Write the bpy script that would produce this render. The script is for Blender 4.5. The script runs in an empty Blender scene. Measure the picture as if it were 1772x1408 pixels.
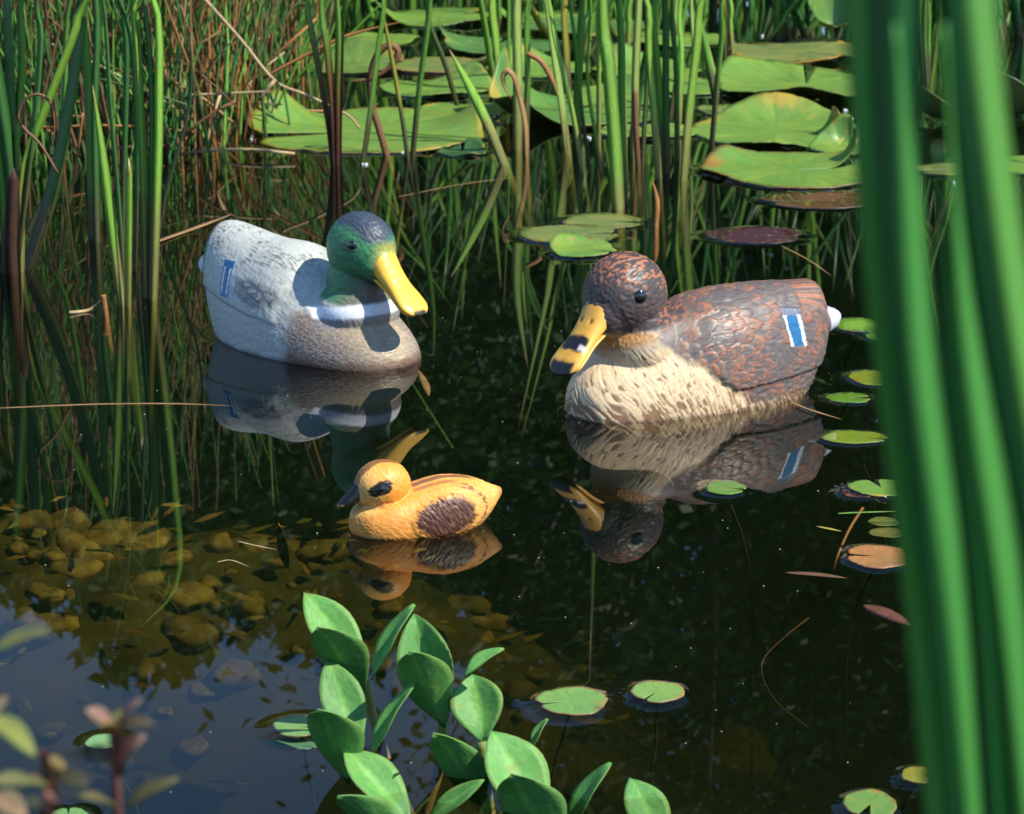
import bpy, bmesh, math, random
import numpy as np
from mathutils import Vector, Matrix
from mathutils.geometry import delaunay_2d_cdt
random.seed(7)
rng = np.random.default_rng(11)
R = math.radians
S = bpy.context.scene
C = S.collection

# ------------------------------------------------------------------ camera, sky, sun, exposure
CAM_H, PITCH, F, CX, CY = 0.85, 16.0, 4200.0, 886.0, 704.0     # metres, degrees, focal length and centre in photo pixels
cd = bpy.data.cameras.new('camera'); cam = bpy.data.objects.new('camera', cd); C.objects.link(cam)
cam.location = (0, 0, CAM_H); cam.rotation_euler = (R(90 - PITCH), 0, 0)
cd.sensor_width = 36; cd.lens = F / 1772 * 36; cd.clip_start = 0.05; cd.clip_end = 900
cd.dof.use_dof = True; cd.dof.focus_distance = 2.6; cd.dof.aperture_fstop = 18.0
S.camera = cam
SUN = Vector((0.60, -0.26, 0.78)).normalized()                  # towards the sun
w = bpy.data.worlds.new('World'); S.world = w; w.use_nodes = True
nt = w.node_tree; bg = nt.nodes['Background']
sky = nt.nodes.new('ShaderNodeTexSky'); sky.sky_type = 'NISHITA'; sky.sun_disc = False
sky.sun_elevation = math.asin(SUN.z); sky.sun_rotation = math.atan2(SUN.x, SUN.y)
sky.air_density = 1.0; sky.dust_density = 0.0; sky.ozone_density = 6.0
nt.links.new(sky.outputs[0], bg.inputs['Color']); bg.inputs['Strength'].default_value = 0.14
sl = bpy.data.lights.new('sun', 'SUN'); so = bpy.data.objects.new('sun', sl); C.objects.link(so)
sl.energy = 4.6; sl.angle = R(0.5); sl.color = (1.0, 0.94, 0.82)
so.rotation_euler = SUN.to_track_quat('Z', 'Y').to_euler()
S.view_settings.view_transform = 'Standard'; S.view_settings.look = 'None'
S.view_settings.gamma = 1.0; S.view_settings.exposure = 0.66; S.view_settings.use_curve_mapping = False
S.cycles.use_denoising = True
S.cycles.max_bounces = 10; S.cycles.transparent_max_bounces = 16; S.cycles.caustics_reflective = False

# ------------------------------------------------------------------ pixel -> place
_cp, _sp = math.cos(R(PITCH)), math.sin(R(PITCH))
def ray(px, py):
    a, b = (px - CX) / F, -(py - CY) / F
    return Vector((a, _cp + b * _sp, -_sp + b * _cp))
def P(px, py, z=0.0):                       # the point of a photo pixel on the level z
    d = ray(px, py); t = (z - CAM_H) / d.z
    return Vector((d.x * t, d.y * t, z))
def PY(px, py, Y):                          # the point of a photo pixel on the upright plane y = Y
    d = ray(px, py); t = Y / d.y
    return Vector((d.x * t, Y, CAM_H + d.z * t))
def mpp(v):                                 # metres per photo pixel at a place
    return (v.y * _cp + (CAM_H - v.z) * _sp) / F

# ------------------------------------------------------------------ helpers
def tag(o, label=None, cat=None, group=None, kind=None):
    if label: o['label'] = label
    if cat: o['category'] = cat
    if group: o['group'] = group
    if kind: o['kind'] = kind
    return o
def empty(name, loc, label, cat, group=None, rz=0):
    o = bpy.data.objects.new(name, None); C.objects.link(o); o.location = loc; o.rotation_euler = (0, 0, rz)
    o.empty_display_size = 0.02
    return tag(o, label, cat, group)
def link(name, me, mat, parent=None, loc=None):
    o = bpy.data.objects.new(name, me); C.objects.link(o)
    if mat and not me.materials: me.materials.append(mat)
    if parent: o.parent = parent
    if loc is not None: o.location = loc
    return o
class MB:                                   # collects vertices, faces, colours
    def __init__(s): s.v = []; s.f = []; s.c = []; s.u = []
    def add(s, vs, fs, cs, us=None):
        b = len(s.v); s.v += [tuple(x) for x in vs]; s.f += [tuple(b + i for i in f) for f in fs]
        s.c += [tuple(x) for x in cs]; s.u += (us if us else [(0, 0)] * len(vs))
    def mesh(s, name, origin=None, smooth=True):
        me = bpy.data.meshes.new(name)
        v = np.array(s.v, dtype=np.float64)
        if origin is not None: v = v - np.array(origin)
        me.from_pydata(v.tolist(), [], s.f); me.update()
        set_col(me, np.array(s.c, dtype=np.float32), 'Col')
        a = me.attributes.new('st', 'FLOAT_VECTOR', 'POINT')
        uu = np.zeros((len(s.v), 3), dtype=np.float32); uu[:, :2] = np.array(s.u, dtype=np.float32)
        a.data.foreach_set('vector', uu.ravel())
        if smooth: me.polygons.foreach_set('use_smooth', [True] * len(me.polygons))
        return me
def set_col(me, col, name='Col'):
    a = me.attributes.new(name, 'FLOAT_COLOR', 'POINT')
    c = np.ones((len(me.vertices), 4), dtype=np.float32); c[:, :3] = col[:, :3]
    a.data.foreach_set('color', c.ravel())
def lerp(a, b, t): return a + (b - a) * t
def lerpc(a, b, t): return tuple(x + (y - x) * t for x, y in zip(a, b))
def sstep(e0, e1, x):
    t = np.clip((x - e0) / (e1 - e0), 0, 1); return t * t * (3 - 2 * t)

# numpy value noise
def _h(ix, iy, iz, seed):
    n = (ix * 374761393 + iy * 668265263 + iz * 2147483647 + seed * 144665) & 0xFFFFFFFF
    n = ((n ^ (n >> 13)) * 1274126177) & 0xFFFFFFFF
    n = n ^ (n >> 16)
    return (n & 0xFFFF) / 65535.0
def vnoise(p, seed=0):
    i = np.floor(p).astype(np.int64); f = p - i; f = f * f * (3 - 2 * f); r = 0
    for dx in (0, 1):
        for dy in (0, 1):
            for dz in (0, 1):
                wgt = (f[:, 0] if dx else 1 - f[:, 0]) * (f[:, 1] if dy else 1 - f[:, 1]) * (f[:, 2] if dz else 1 - f[:, 2])
                r = r + wgt * _h(i[:, 0] + dx, i[:, 1] + dy, i[:, 2] + dz, seed)
    return r
def fbm(p, seed=0, oct=3):
    r, a, s = 0, 0.5, 0
    for k in range(oct):
        r = r + a * vnoise(p * (2.03 ** k), seed + k * 7); s += a; a *= 0.5
    return r / s

# ------------------------------------------------------------------ materials
class NT:
    def __init__(s, name):
        s.m = bpy.data.materials.new(name); s.m.use_nodes = True; s.t = s.m.node_tree
        s.t.nodes.clear(); s.out = s.t.nodes.new('ShaderNodeOutputMaterial')
    def n(s, typ, ins=None, **kw):
        nd = s.t.nodes.new('ShaderNode' + typ)
        for k, v in kw.items(): setattr(nd, k, v)
        for k, v in (ins or {}).items():
            if isinstance(v, bpy.types.NodeSocket): s.t.links.new(v, nd.inputs[k])
            else: nd.inputs[k].default_value = v
        return nd
    def done(s, sock): s.t.links.new(sock, s.out.inputs['Surface']); return s.m
    def mul(s, a, b):
        return s.n('MixRGB', {'Fac': 1.0, 'Color1': a, 'Color2': b}, blend_type='MULTIPLY').outputs[0]

def leaf_material(name, rough, transl, spec=0.5, streak=(60, 4), amp=0.35, spots=0.0, bump=0.15, mottle=0.0):
    t = NT(name)
    col = t.n('Attribute', attribute_name='Col').outputs['Color']
    st = t.n('Attribute', attribute_name='st').outputs['Vector']
    mp = t.n('Mapping', {'Vector': st, 'Scale': (streak[0], streak[1], 1)})
    oi = t.n('ObjectInfo')
    ns = t.n('TexNoise', {'Vector': mp.outputs[0], 'Scale': 1.0, 'Detail': 3.0, 'W': oi.outputs['Random']}, noise_dimensions='4D')
    rm = t.n('MapRange', {'Value': ns.outputs[0], 'From Min': 0.25, 'From Max': 0.75, 'To Min': 1 - amp, 'To Max': 1 + amp})
    base = t.mul(col, rm.outputs[0])
    tc = t.n('TexCoord')
    if mottle:
        mo = t.n('TexNoise', {'Vector': tc.outputs['Object'], 'Scale': 16.0, 'Detail': 4.0, 'W': oi.outputs['Random']}, noise_dimensions='4D')
        mr = t.n('MapRange', {'Value': mo.outputs[0], 'From Min': 0.35, 'From Max': 0.7, 'To Min': 0.0, 'To Max': mottle})
        base = t.n('MixRGB', {'Fac': mr.outputs[0], 'Color1': base, 'Color2': (2.3, 1.35, 0.9, 1)}, blend_type='MULTIPLY').outputs[0]
    if spots:
        sp = t.n('TexNoise', {'Vector': tc.outputs['Object'], 'Scale': 60.0, 'Detail': 3.0})
        sm = t.n('MapRange', {'Value': sp.outputs[0], 'From Min': 0.62, 'From Max': 0.70, 'To Min': 0.0, 'To Max': spots})
        base = t.n('MixRGB', {'Fac': sm.outputs[0], 'Color1': base, 'Color2': (0.30, 0.22, 0.05, 1)}).outputs[0]
    bp = t.n('Bump', {'Height': ns.outputs[0], 'Strength': bump, 'Distance': 0.002})
    pr = t.n('BsdfPrincipled', {'Base Color': base, 'Roughness': rough, 'Specular IOR Level': spec, 'Normal': bp.outputs[0]})
    tr = t.n('BsdfTranslucent', {'Color': t.mul(base, (1.25, 1.3, 0.6, 1))})
    return t.done(t.n('MixShader', {'Fac': transl, 1: pr.outputs[0], 2: tr.outputs[0]}).outputs[0])

M_BLADE = leaf_material('reed_blade', 0.38, 0.40, 0.5, (9, 1.2), 0.22)
M_FORE = leaf_material('iris_blade', 0.36, 0.40, 0.5, (7, .06), 0.38)
M_DRY = leaf_material('dry_stalk', 0.6, 0.12, 0.3, (6, 6), 0.45)
M_PAD = leaf_material('lily_pad', 0.40, 0.10, 0.45, (40, 2), 0.18, spots=0.8, bump=0.25, mottle=.45)
M_BOG = leaf_material('bogbean_leaf', 0.52, 0.20, 0.3, (9, 14), 0.20, bump=0.3, mottle=.25, spots=.35)
M_WILD = leaf_material('bank_leaf', 0.5, 0.25, 0.3, (6, 3), 0.25)

def duck_material(name, rough, coat, amp=0.12, sc=260, bump=0.0):
    t = NT(name)
    col = t.n('Attribute', attribute_name='Col').outputs['Color']
    tc = t.n('TexCoord')
    ns = t.n('TexNoise', {'Vector': tc.outputs['Object'], 'Scale': sc, 'Detail': 4.0})
    rm = t.n('MapRange', {'Value': ns.outputs[0], 'From Min': 0.3, 'From Max': 0.7, 'To Min': 1 - amp, 'To Max': 1 + amp})
    base = t.mul(col, rm.outputs[0])
    rr = t.n('MapRange', {'Value': ns.outputs[0], 'To Min': rough - 0.08, 'To Max': rough + 0.10})
    bp = t.n('Bump', {'Height': ns.outputs[0], 'Strength': bump, 'Distance': 0.001})
    pr = t.n('BsdfPrincipled', {'Base Color': base, 'Roughness': rr.outputs[0], 'Specular IOR Level': 0.45, 'Coat Weight': coat, 'Coat Roughness': 0.25, 'Normal': bp.outputs[0]})
    return t.done(pr.outputs[0])
M_DUCK = duck_material('painted_resin', 0.50, 0.06, 0.12, 240, 0.12)
M_BILL = duck_material('bill_paint', 0.42, 0.08, 0.05, 90, 0.05)
def plain(name, col, rough, coat=0.0):
    t = NT(name); return t.done(t.n('BsdfPrincipled', {'Base Color': (*col, 1), 'Roughness': rough, 'Coat Weight': coat}).outputs[0])
M_EYE = plain('eye_gloss', (0.006, 0.006, 0.006), 0.08, 1.0)

def stone_material():
    t = NT('pond_stone'); tc = t.n('TexCoord'); oi = t.n('ObjectInfo')
    ns = t.n('TexNoise', {'Vector': tc.outputs['Object'], 'Scale': 1.3, 'Detail': 4.0, 'W': oi.outputs['Random']}, noise_dimensions='4D')
    cr = t.n('ValToRGB', {'Fac': ns.outputs[0]})
    cr.color_ramp.elements[0].color = (0.10, 0.065, 0.03, 1); cr.color_ramp.elements[1].color = (0.42, 0.29, 0.13, 1)
    cr.color_ramp.elements[0].position = 0.3; cr.color_ramp.elements[1].position = 0.7
    rr = t.n('MapRange', {'Value': oi.outputs['Random'], 'To Min': 0.5, 'To Max': 1.3})
    bp = t.n('Bump', {'Height': ns.outputs[0], 'Strength': 0.2, 'Distance': 0.006})
    return t.done(t.n('BsdfPrincipled', {'Base Color': t.mul(cr.outputs[0], rr.outputs[0]), 'Roughness': 0.8, 'Normal': bp.outputs[0]}).outputs[0])
M_STONE = stone_material()
def bed_material():
    t = NT('pond_silt'); tc = t.n('TexCoord')
    ns = t.n('TexNoise', {'Vector': tc.outputs['Object'], 'Scale': 9.0, 'Detail': 8.0})
    cr = t.n('ValToRGB', {'Fac': ns.outputs[0]})
    cr.color_ramp.elements[0].color = (0.03, 0.032, 0.014, 1); cr.color_ramp.elements[1].color = (0.17, 0.125, 0.05, 1)
    cr.color_ramp.elements[0].position = 0.35; cr.color_ramp.elements[1].position = 0.75
    bp = t.n('Bump', {'Height': ns.outputs[0], 'Strength': 0.6, 'Distance': 0.02})
    return t.done(t.n('BsdfPrincipled', {'Base Color': cr.outputs[0], 'Roughness': 0.9, 'Normal': bp.outputs[0]}).outputs[0])
M_BED = bed_material()
def water_material():
    t = NT('pond_water'); tc = t.n('TexCoord')
    mp = t.n('Mapping', {'Vector': tc.outputs['Object'], 'Scale': (1.0, 2.2, 1.0)})
    n1 = t.n('TexNoise', {'Vector': mp.outputs[0], 'Scale': 6.0, 'Detail': 1.0})
    bp = t.n('Bump', {'Height': n1.outputs[0], 'Strength': 0.0006, 'Distance': 0.02})
    fr = t.n('Fresnel', {'IOR': 1.333, 'Normal': bp.outputs[0]})
    gl = t.n('BsdfGlossy', {'Color': (1, 1, 1, 1), 'Roughness': 0.0, 'Normal': bp.outputs[0]})
    tr = t.n('BsdfTransparent', {'Color': (0.95, 0.97, 0.93, 1)})
    t.done(t.n('MixShader', {'Fac': fr.outputs[0], 1: tr.outputs[0], 2: gl.outputs[0]}).outputs[0])
    va = t.n('VolumeAbsorption', {'Color': (0.625, 0.62, 0.30, 1), 'Density': 4.8})
    vs_ = t.n('VolumeScatter', {'Color': (0.30, 0.62, 0.45, 1), 'Density': 0.11, 'Anisotropy': 0.2})
    ad = t.n('AddShader', {0: va.outputs[0], 1: vs_.outputs[0]})
    t.t.links.new(ad.outputs[0], t.out.inputs['Volume'])
    return t.m
M_WATER = water_material()

# ------------------------------------------------------------------ the pond bed and the land round it
def depth(x, y):
    d = -0.72
    d += 0.52 * math.exp(-(((x + 0.70) / 0.68) ** 2 + ((y - 3.0) / 0.55) ** 2))      # the stony shallows at the left
    d += 0.22 * math.exp(-(((x + 0.05) / 0.35) ** 2 + ((y - 3.0) / 0.4) ** 2))
    ex = max((y - 8.2) / 1.2, (0.9 - y) / 0.5, (abs(x) - 3.6) / 1.2, 0.0)       # the banks
    d = lerp(d, 0.22, min(1.0, ex) ** 0.8)
    if ex > 1: d = 0.22 + 0.25 * min(1.0, (ex - 1) / 8)
    return d
def axis(lo, hi, step, far):
    a = list(np.arange(lo, hi + 1e-6, step)); k = step; x = hi
    while x < far: k *= 1.5; x += k; a.append(x)
    k = step; x = lo
    while x > -far: k *= 1.5; x -= k; a.insert(0, x)
    return a
xs, ys = axis(-3, 3, 0.09, 500), axis(0, 10, 0.09, 500)
mb = MB(); nx = len(xs)
vs = [(x, y, depth(x, y) + 0.03 * math.sin(x * 13 + y * 5) * math.sin(y * 11 - x * 3)) for y in ys for x in xs]
fs = [(j * nx + i, j * nx + i + 1, (j + 1) * nx + i + 1, (j + 1) * nx + i) for j in range(len(ys) - 1) for i in range(nx - 1)]
mb.add(vs, fs, [(0.05, 0.05, 0.03)] * len(vs))
bed = tag(link('pond_bed', mb.mesh('pond_bed'), M_BED), kind='structure')

def stone_mesh(seed):
    bm = bmesh.new(); bmesh.ops.create_icosphere(bm, subdivisions=2, radius=1)
    rr = random.Random(seed); s = [rr.uniform(0.8, 1.2), rr.uniform(0.6, 0.9), rr.uniform(0.28, 0.5)]
    ph = [rr.uniform(0, 6) for _ in range(4)]
    for v in bm.verts:
        c = v.co; k = 1 + 0.22 * math.sin(3 * c.x + ph[0]) + 0.18 * math.sin(4 * c.y + ph[1]) + 0.1 * math.sin(5 * c.z + 2 * c.x + ph[2])
        v.co = Vector((c.x * s[0] * k, c.y * s[1] * k, c.z * s[2] * k))
    me = bpy.data.meshes.new('stone'); bm.to_mesh(me); bm.free()
    me.polygons.foreach_set('use_smooth', [True] * len(me.polygons)); me.materials.append(M_STONE); return me
STONES = [stone_mesh(i) for i in range(7)]
def stone(x, y, r, up=0.0):
    o = link('stone', random.choice(STONES), None, bed)
    o.location = (x, y, depth(x, y) + r * 0.15 + up); o.scale = (r, r, r)
    o.rotation_euler = (random.uniform(-.25, .25), random.uniform(-.25, .25), random.uniform(0, 6.3)); return o
for _ in range(300):
    x, y = random.gauss(-0.58, 0.38), random.gauss(2.95, 0.30)
    if -1.5 < x < 0.1 and 2.2 < y < 3.8: stone(x, y, random.choice([0.009, 0.012, 0.015, 0.018, 0.022, 0.027, 0.034]))
for px, py, r in ((1280, 880, 0.10), (830, 985, 0.035), (790, 975, 0.05), (1000, 1310, 0.04), (1055, 1300, 0.02), (260, 1185, 0.06), (110, 915, 0.05), (100, 1150, 0.05), (930, 1370, 0.05), (560, 905, 0.05)):
    p = P(px, py, -0.22); stone(p.x, p.y, r)

def litter():
    mb = MB()
    for _ in range(300):
        x, y = random.gauss(-.5, .45), random.gauss(3.0, .4); z = depth(x, y) + random.uniform(.005, .06); a = random.uniform(0, 6.3); L = random.uniform(.010, .034); W = L * random.uniform(.12, .4)
        d, e = Vector((math.cos(a), math.sin(a), random.uniform(-.3, .3))) * L, Vector((-math.sin(a), math.cos(a), random.uniform(-.3, .3))) * W
        p = Vector((x, y, z)); c = random.choice([(.30, .17, .06), (.20, .11, .04), (.38, .26, .10), (.12, .08, .03), (.22, .20, .06)])
        mb.add([p - d, p - d * .4 + e, p + d * .5 + e * .8, p + d, p + d * .4 - e, p - d * .5 - e * .9, p + Vector((0, 0, .004))], [(k, (k + 1) % 6, 6) for k in range(6)], [c] * 7)
    return tag(link('leaf_litter', mb.mesh('leaf_litter'), M_DRY), kind='stuff')
litter()

# ------------------------------------------------------------------ ducks
def interp_stations(st, n):
    st = np.array(st, float); k = len(st); d = np.r_[0, np.cumsum(np.linalg.norm(np.diff(st, axis=0), axis=1))]
    t = np.linspace(0, d[-1], n); out = np.zeros((n, st.shape[1]))
    for c in range(st.shape[1]):                        # monotone-ish cubic (Catmull-Rom on uneven knots)
        m = np.gradient(st[:, c], d)
        j = np.clip(np.searchsorted(d, t, 'right') - 1, 0, k - 2); h = d[j + 1] - d[j]; u = (t - d[j]) / h
        out[:, c] = ((2*u**3 - 3*u**2 + 1) * st[j, c] + (u**3 - 2*u**2 + u) * h * m[j] + (-2*u**3 + 3*u**2) * st[j+1, c] + (u**3 - u**2) * h * m[j+1])
    return out
def loft(bm, st, n=40, seg=40, ex=2.3, kz=0.45):
    q = interp_stations(st, n); rings = []
    for x, wd, zt, zb in q:
        wd = max(wd, 0.001); zc = zb + (zt - zb) * kz; r = []
        for i in range(seg):
            a = 2 * math.pi * i / seg; c, s_ = math.cos(a), math.sin(a)
            yy = wd * math.copysign(abs(c) ** (2 / ex), c); zz = math.copysign(abs(s_) ** (2 / ex), s_)
            r.append(bm.verts.new((x, yy, zc + zz * ((zt - zc) if s_ > 0 else (zc - zb)))))
        rings.append(r)
    for a, b in zip(rings, rings[1:]):
        for i in range(seg): bm.faces.new((a[i], a[(i+1) % seg], b[(i+1) % seg], b[i]))
    bm.faces.new(rings[0][::-1]); bm.faces.new(rings[-1])
def ellip(bm, c, r, M=None):
    res = bmesh.ops.create_icosphere(bm, subdivisions=4, radius=1)
    for v in res['verts']:
        p = Vector((v.co.x * r[0] + c[0], v.co.y * r[1] + c[1], v.co.z * r[2] + c[2]))
        v.co = M @ p if M else p
def remesh(bm, voxel, smooth):
    bmesh.ops.recalc_face_normals(bm, faces=bm.faces)
    me = bpy.data.meshes.new('tmp'); bm.to_mesh(me); bm.free()
    o = bpy.data.objects.new('tmp', me); C.objects.link(o)
    m = o.modifiers.new('r', 'REMESH'); m.mode = 'VOXEL'; m.voxel_size = voxel
    m = o.modifiers.new('s', 'SMOOTH'); m.iterations = smooth; m.factor = 0.5
    dg = bpy.context.evaluated_depsgraph_get(); dg.update()
    out = bpy.data.meshes.new_from_object(o.evaluated_get(dg))
    bpy.data.objects.remove(o); bpy.data.meshes.remove(me)
    return out
def arrays(me):
    n = len(me.vertices); co = np.empty(n * 3); me.vertices.foreach_get('co', co)
    no = np.empty(n * 3); me.vertex_normals.foreach_get('vector', no)
    return co.reshape(-1, 3), no.reshape(-1, 3)
def scales(u, v, jit=0.25, seed=3, rad=0.78):
    """overlapping feathers on the lattice (u tailwards, v across): returns rim distance 0..1, feather id noise, across offset"""
    best = np.full(u.shape, 2.0); ident = np.zeros(u.shape); off = np.zeros(u.shape); done = np.zeros(u.shape, bool)
    jf = np.floor(u).astype(np.int64)
    for dj in (-1, 0, 1):
        j = jf + dj; sh = 0.5 * (j & 1); vi = np.floor(v - sh).astype(np.int64)
        for di in (0, 1, -1, 2):
            i = vi + di
            h1, h2, h3 = _h(i, j, i * 0, seed), _h(i, j, i * 0, seed + 5), _h(i, j, i * 0, seed + 9)
            cu, cv = j + 0.15 + jit * (h1 - .5), i + sh + jit * (h2 - .5)
            du, dv = (u - cu), (v - cv)
            d = np.sqrt((du / 1.30) ** 2 + (dv / 0.72) ** 2) / (rad * (0.92 + 0.2 * h3))
            ok = (d < 1) & (~done)
            best[ok] = d[ok]; ident[ok] = h3[ok]; off[ok] = du[ok]; done |= ok
    return np.clip(best, 0, 1), ident, off
def mix(c, new, m):
    m = np.clip(m, 0, 1)[:, None]; return c * (1 - m) + np.array(new)[None, :] * m
def apply(me, co, no, h, col):
    me.vertices.foreach_set('co', (co + no * h[:, None]).ravel()); set_col(me, col); me.update()
    me.polygons.foreach_set('use_smooth', [True] * len(me.polygons))
def split_faces(me, mask, name):
    """takes the faces whose corners are all in mask out of me and returns them as a mesh of their own"""
    bm = bmesh.new(); bm.from_mesh(me); bm.verts.ensure_lookup_table()
    b2 = bm.copy(); b2.verts.ensure_lookup_table()
    f1 = [f for f in bm.faces if all(mask[v.index] for v in f.verts)]; ids = {f.index for f in f1}
    bmesh.ops.delete(bm, geom=f1, context='FACES_ONLY'); bm.to_mesh(me); bm.free()
    bmesh.ops.delete(b2, geom=[f for f in b2.faces if f.index not in ids], context='FACES')
    out = bpy.data.meshes.new(name); b2.to_mesh(out); b2.free()
    for m_ in (me, out): m_.polygons.foreach_set('use_smooth', [True] * len(m_.polygons))
    return out

def split_faces_by(me, mask, side):
    # vertices keep their order in me: faces alone are removed
    n = len(me.vertices); co = np.empty(n * 3); me.vertices.foreach_get('co', co); y = co.reshape(-1, 3)[:, 1]
    out = split_faces(me, mask & (y * side > 0), 'wing_patch')
    bm = bmesh.new(); bm.from_mesh(out); bmesh.ops.delete(bm, geom=[v for v in bm.verts if not v.link_faces], context='VERTS'); bm.to_mesh(out); bm.free()
    return out
def bill_mesh(st, n=26, seg=28, colf=None, ex=2.4, groove=True):
    bm = bmesh.new(); loft(bm, st, n, seg, ex, 0.4)
    bmesh.ops.recalc_face_normals(bm, faces=bm.faces)
    me = bpy.data.meshes.new('bill'); bm.to_mesh(me); bm.free()
    o = bpy.data.objects.new('tmp', me); C.objects.link(o); m = o.modifiers.new('s', 'SUBSURF'); m.levels = 1
    dg = bpy.context.evaluated_depsgraph_get(); dg.update()
    out = bpy.data.meshes.new_from_object(o.evaluated_get(dg)); bpy.data.objects.remove(o)
    co, no = arrays(out); h, col = colf(co, no); apply(out, co, no, h, col); return out
def eye(parent, loc, r, flat=(1, 0.6, 1), rz=0):
    bm = bmesh.new(); bmesh.ops.create_uvsphere(bm, u_segments=20, v_segments=12, radius=1)
    me = bpy.data.meshes.new('eye'); bm.to_mesh(me); bm.free()
    me.polygons.foreach_set('use_smooth', [True] * len(me.polygons))
    o = link('eye', me, M_EYE, parent, loc); o.scale = (r * flat[0], r * flat[1], r * flat[2]); o.rotation_euler = (0, 0, rz); return o

BODY = [(-.168,.030,.130,.074),(-.163,.042,.135,.046),(-.148,.052,.137,.008),(-.115,.068,.138,-.035),(-.065,.085,.140,-.05),(0,.093,.138,-.055),
        (.06,.089,.124,-.055),(.11,.080,.098,-.05),(.15,.066,.076,-.04),(.18,.044,.052,-.02),(.194,.014,.030,.0)]
TAIL = [(-.12,.030,.106,.060),(-.158,.031,.104,.066),(-.183,.023,.096,.072),(-.200,.008,.090,.080)]

def head_frame(px, yaw): return Matrix.Translation(px) @ Matrix.Rotation(yaw, 4, 'Z')

# ---- the hen
def make_hen():
    pos = Vector((0.245, 3.01, 0)); ang = math.atan2(-.469, -.883)
    t = empty('duck_decoy', pos, 'brown hen duck decoy with cream breast, orange bill marked black and rust feather edges', 'duck', 'decoy ducks floating on the pond', ang)
    H = head_frame((.118, 0, .147), R(17))
    bm = bmesh.new(); loft(bm, [(a, b * .89, c, d) for a, b, c, d in BODY], 50, 44, 2.15, 0.30)
    ellip(bm, (.100, 0, .085), (.056, .058, .05))
    ellip(bm, (.106, 0, .112), (.046, .047, .042))
    ellip(bm, (0, 0, 0), (.058, .0495, .056), H)
    ellip(bm, (.030, 0, -.016), (.034, .033, .034), H)
    loft(bm, [(a * 1.02, b * 1.1, c, d) for a, b, c, d in TAIL], 16, 24, 2.2, .5)
    me = remesh(bm, .0016, 5); co, no = arrays(me); n = len(co)
    x, y, z = co.T; ay = np.abs(y)
    Hi = np.array(H.inverted()); hp = co @ Hi[:3, :3].T + Hi[:3, 3]
    wob = fbm(co * 45, 4) - .5
    # distance round the body from the spine, feathers run tailwards
    arc = np.where(z > .055, ay, .085 + (.055 - z) * 1.0) + np.maximum(0, .142 - z) * .45
    headm = sstep(.096, .112, z + (x - .1) * .35 + wob * .012) * sstep(.03, .05, x)
    w2 = fbm(co * 24, 77) - .5
    u1 = -x / .022 + wob * .7 + w2 * 1.1; v1 = arc / .0165 * np.sign(y + 1e-9) + wob * .6 - w2 * .8
    d1, id1, o1 = scales(u1, v1, .5, 3)
    u2 = -x / .0145 + wob * .5 + w2 * .8; v2 = arc / .0120 * np.sign(y + 1e-9) + wob * .4 - w2 * .6
    d2, id2, o2 = scales(u2, v2, .45, 8)
    small = sstep(.085, .10, arc + wob * .03)
    d = np.where(small > .5, d2, d1); idn = np.where(small > .5, id2, id1); du = np.where(small > .5, o2, o1)
    fine = vnoise(np.c_[x * 160, arc * 900, y * 0 + 2], 5)
    grey, dark, rust = np.array((.105, .085, .078)), np.array((.05, .042, .040)), np.array((.30, .115, .055))
    col = np.tile(grey, (n, 1)) * (0.8 + .45 * fine)[:, None]
    rim = sstep(.56, .68, d + .2 * (fbm(co * 70, 87) - .5)) * (1 - sstep(.93, .98, d)); rim = rim * sstep(-.15, .15, du + wob * .5); inner = sstep(.26, .32, d) * (1 - sstep(.42, .50, d)) * (idn > .4) * sstep(-.1, .15, du)
    patch = sstep(.45, .60, fbm(co * 30, 21) + .25 * (idn - .5) + .02)
    col = mix(col, rust, (rim * .9 + inner * .8) * patch * (0.45 + .55 * (fine > .35)))
    col = mix(col, dark, sstep(.95, .99, d) * .7)
    h = (1 - sstep(.80, 1.0, d)) * .0006 + sstep(-.3, .7, du) * .0010 + (fine - .5) * .0005
    # plain shoulders behind the neck
    sh = sstep(.05, .085, x + wob * .03) * (1 - sstep(.11, .14, z))
    col = mix(col, (.17, .155, .15), sh * .75); h = h * (1 - .6 * sh)
    # folded wing edge standing proud of the flank, and rump lines
    wing = sstep(.0, .004, z - (.028 + .10 * np.clip(-x - .02, 0, 1) ** 1.0 * .35) + wob * .008) * (1 - sstep(.02, .06, x)) * (1 - headm)
    h = h + wing * .0030
    rump = sstep(.115, .125, -x) * sstep(.105, .115, z)
    lines = vnoise(np.c_[x * 30, y * 700, z * 0], 9)
    col = mix(col, grey * .9, rump); col = mix(col, rust, rump * (lines > .55)); h = h * (1 - rump) + rump * (lines * .0012 + .002)
    # cream breast with brown streaks
    edge = x - (-.045 + 1.45 * z) + wob * .035
    br = sstep(-.006, .012, edge) * (1 - headm)
    br = np.maximum(br, sstep(.014, .003, z + wob * .02) * .9)
    phi = np.arctan2(y, x - .01) * .10; ac = phi + np.sign(y) * (.55 * z) + (fbm(co * 30, 66) - .5) * .012
    fl = np.c_[(z - .35 * np.abs(phi)) * 60, ac * 760, z * 0]
    stk = vnoise(fl, 31); stk2 = vnoise(fl * np.array([1.6, .7, 1]), 33)
    cream = np.array((.74, .56, .33)); crm = np.tile(cream, (n, 1)) * (.88 + .2 * stk[:, None])
    dk = sstep(.60, .74, stk2 + .28 * sstep(.045, 0, z) - .14 * sstep(.02, .06, z) - .05 + .18 * (fbm(co * 40, 3) - .5))
    crm = mix(crm, (.20, .085, .04), dk * .85)
    hz = (stk - .5) * .0009 - dk * .0005
    col = col * (1 - br[:, None]) + crm * br[:, None]; h = h * (1 - br) + hz * br
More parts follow.
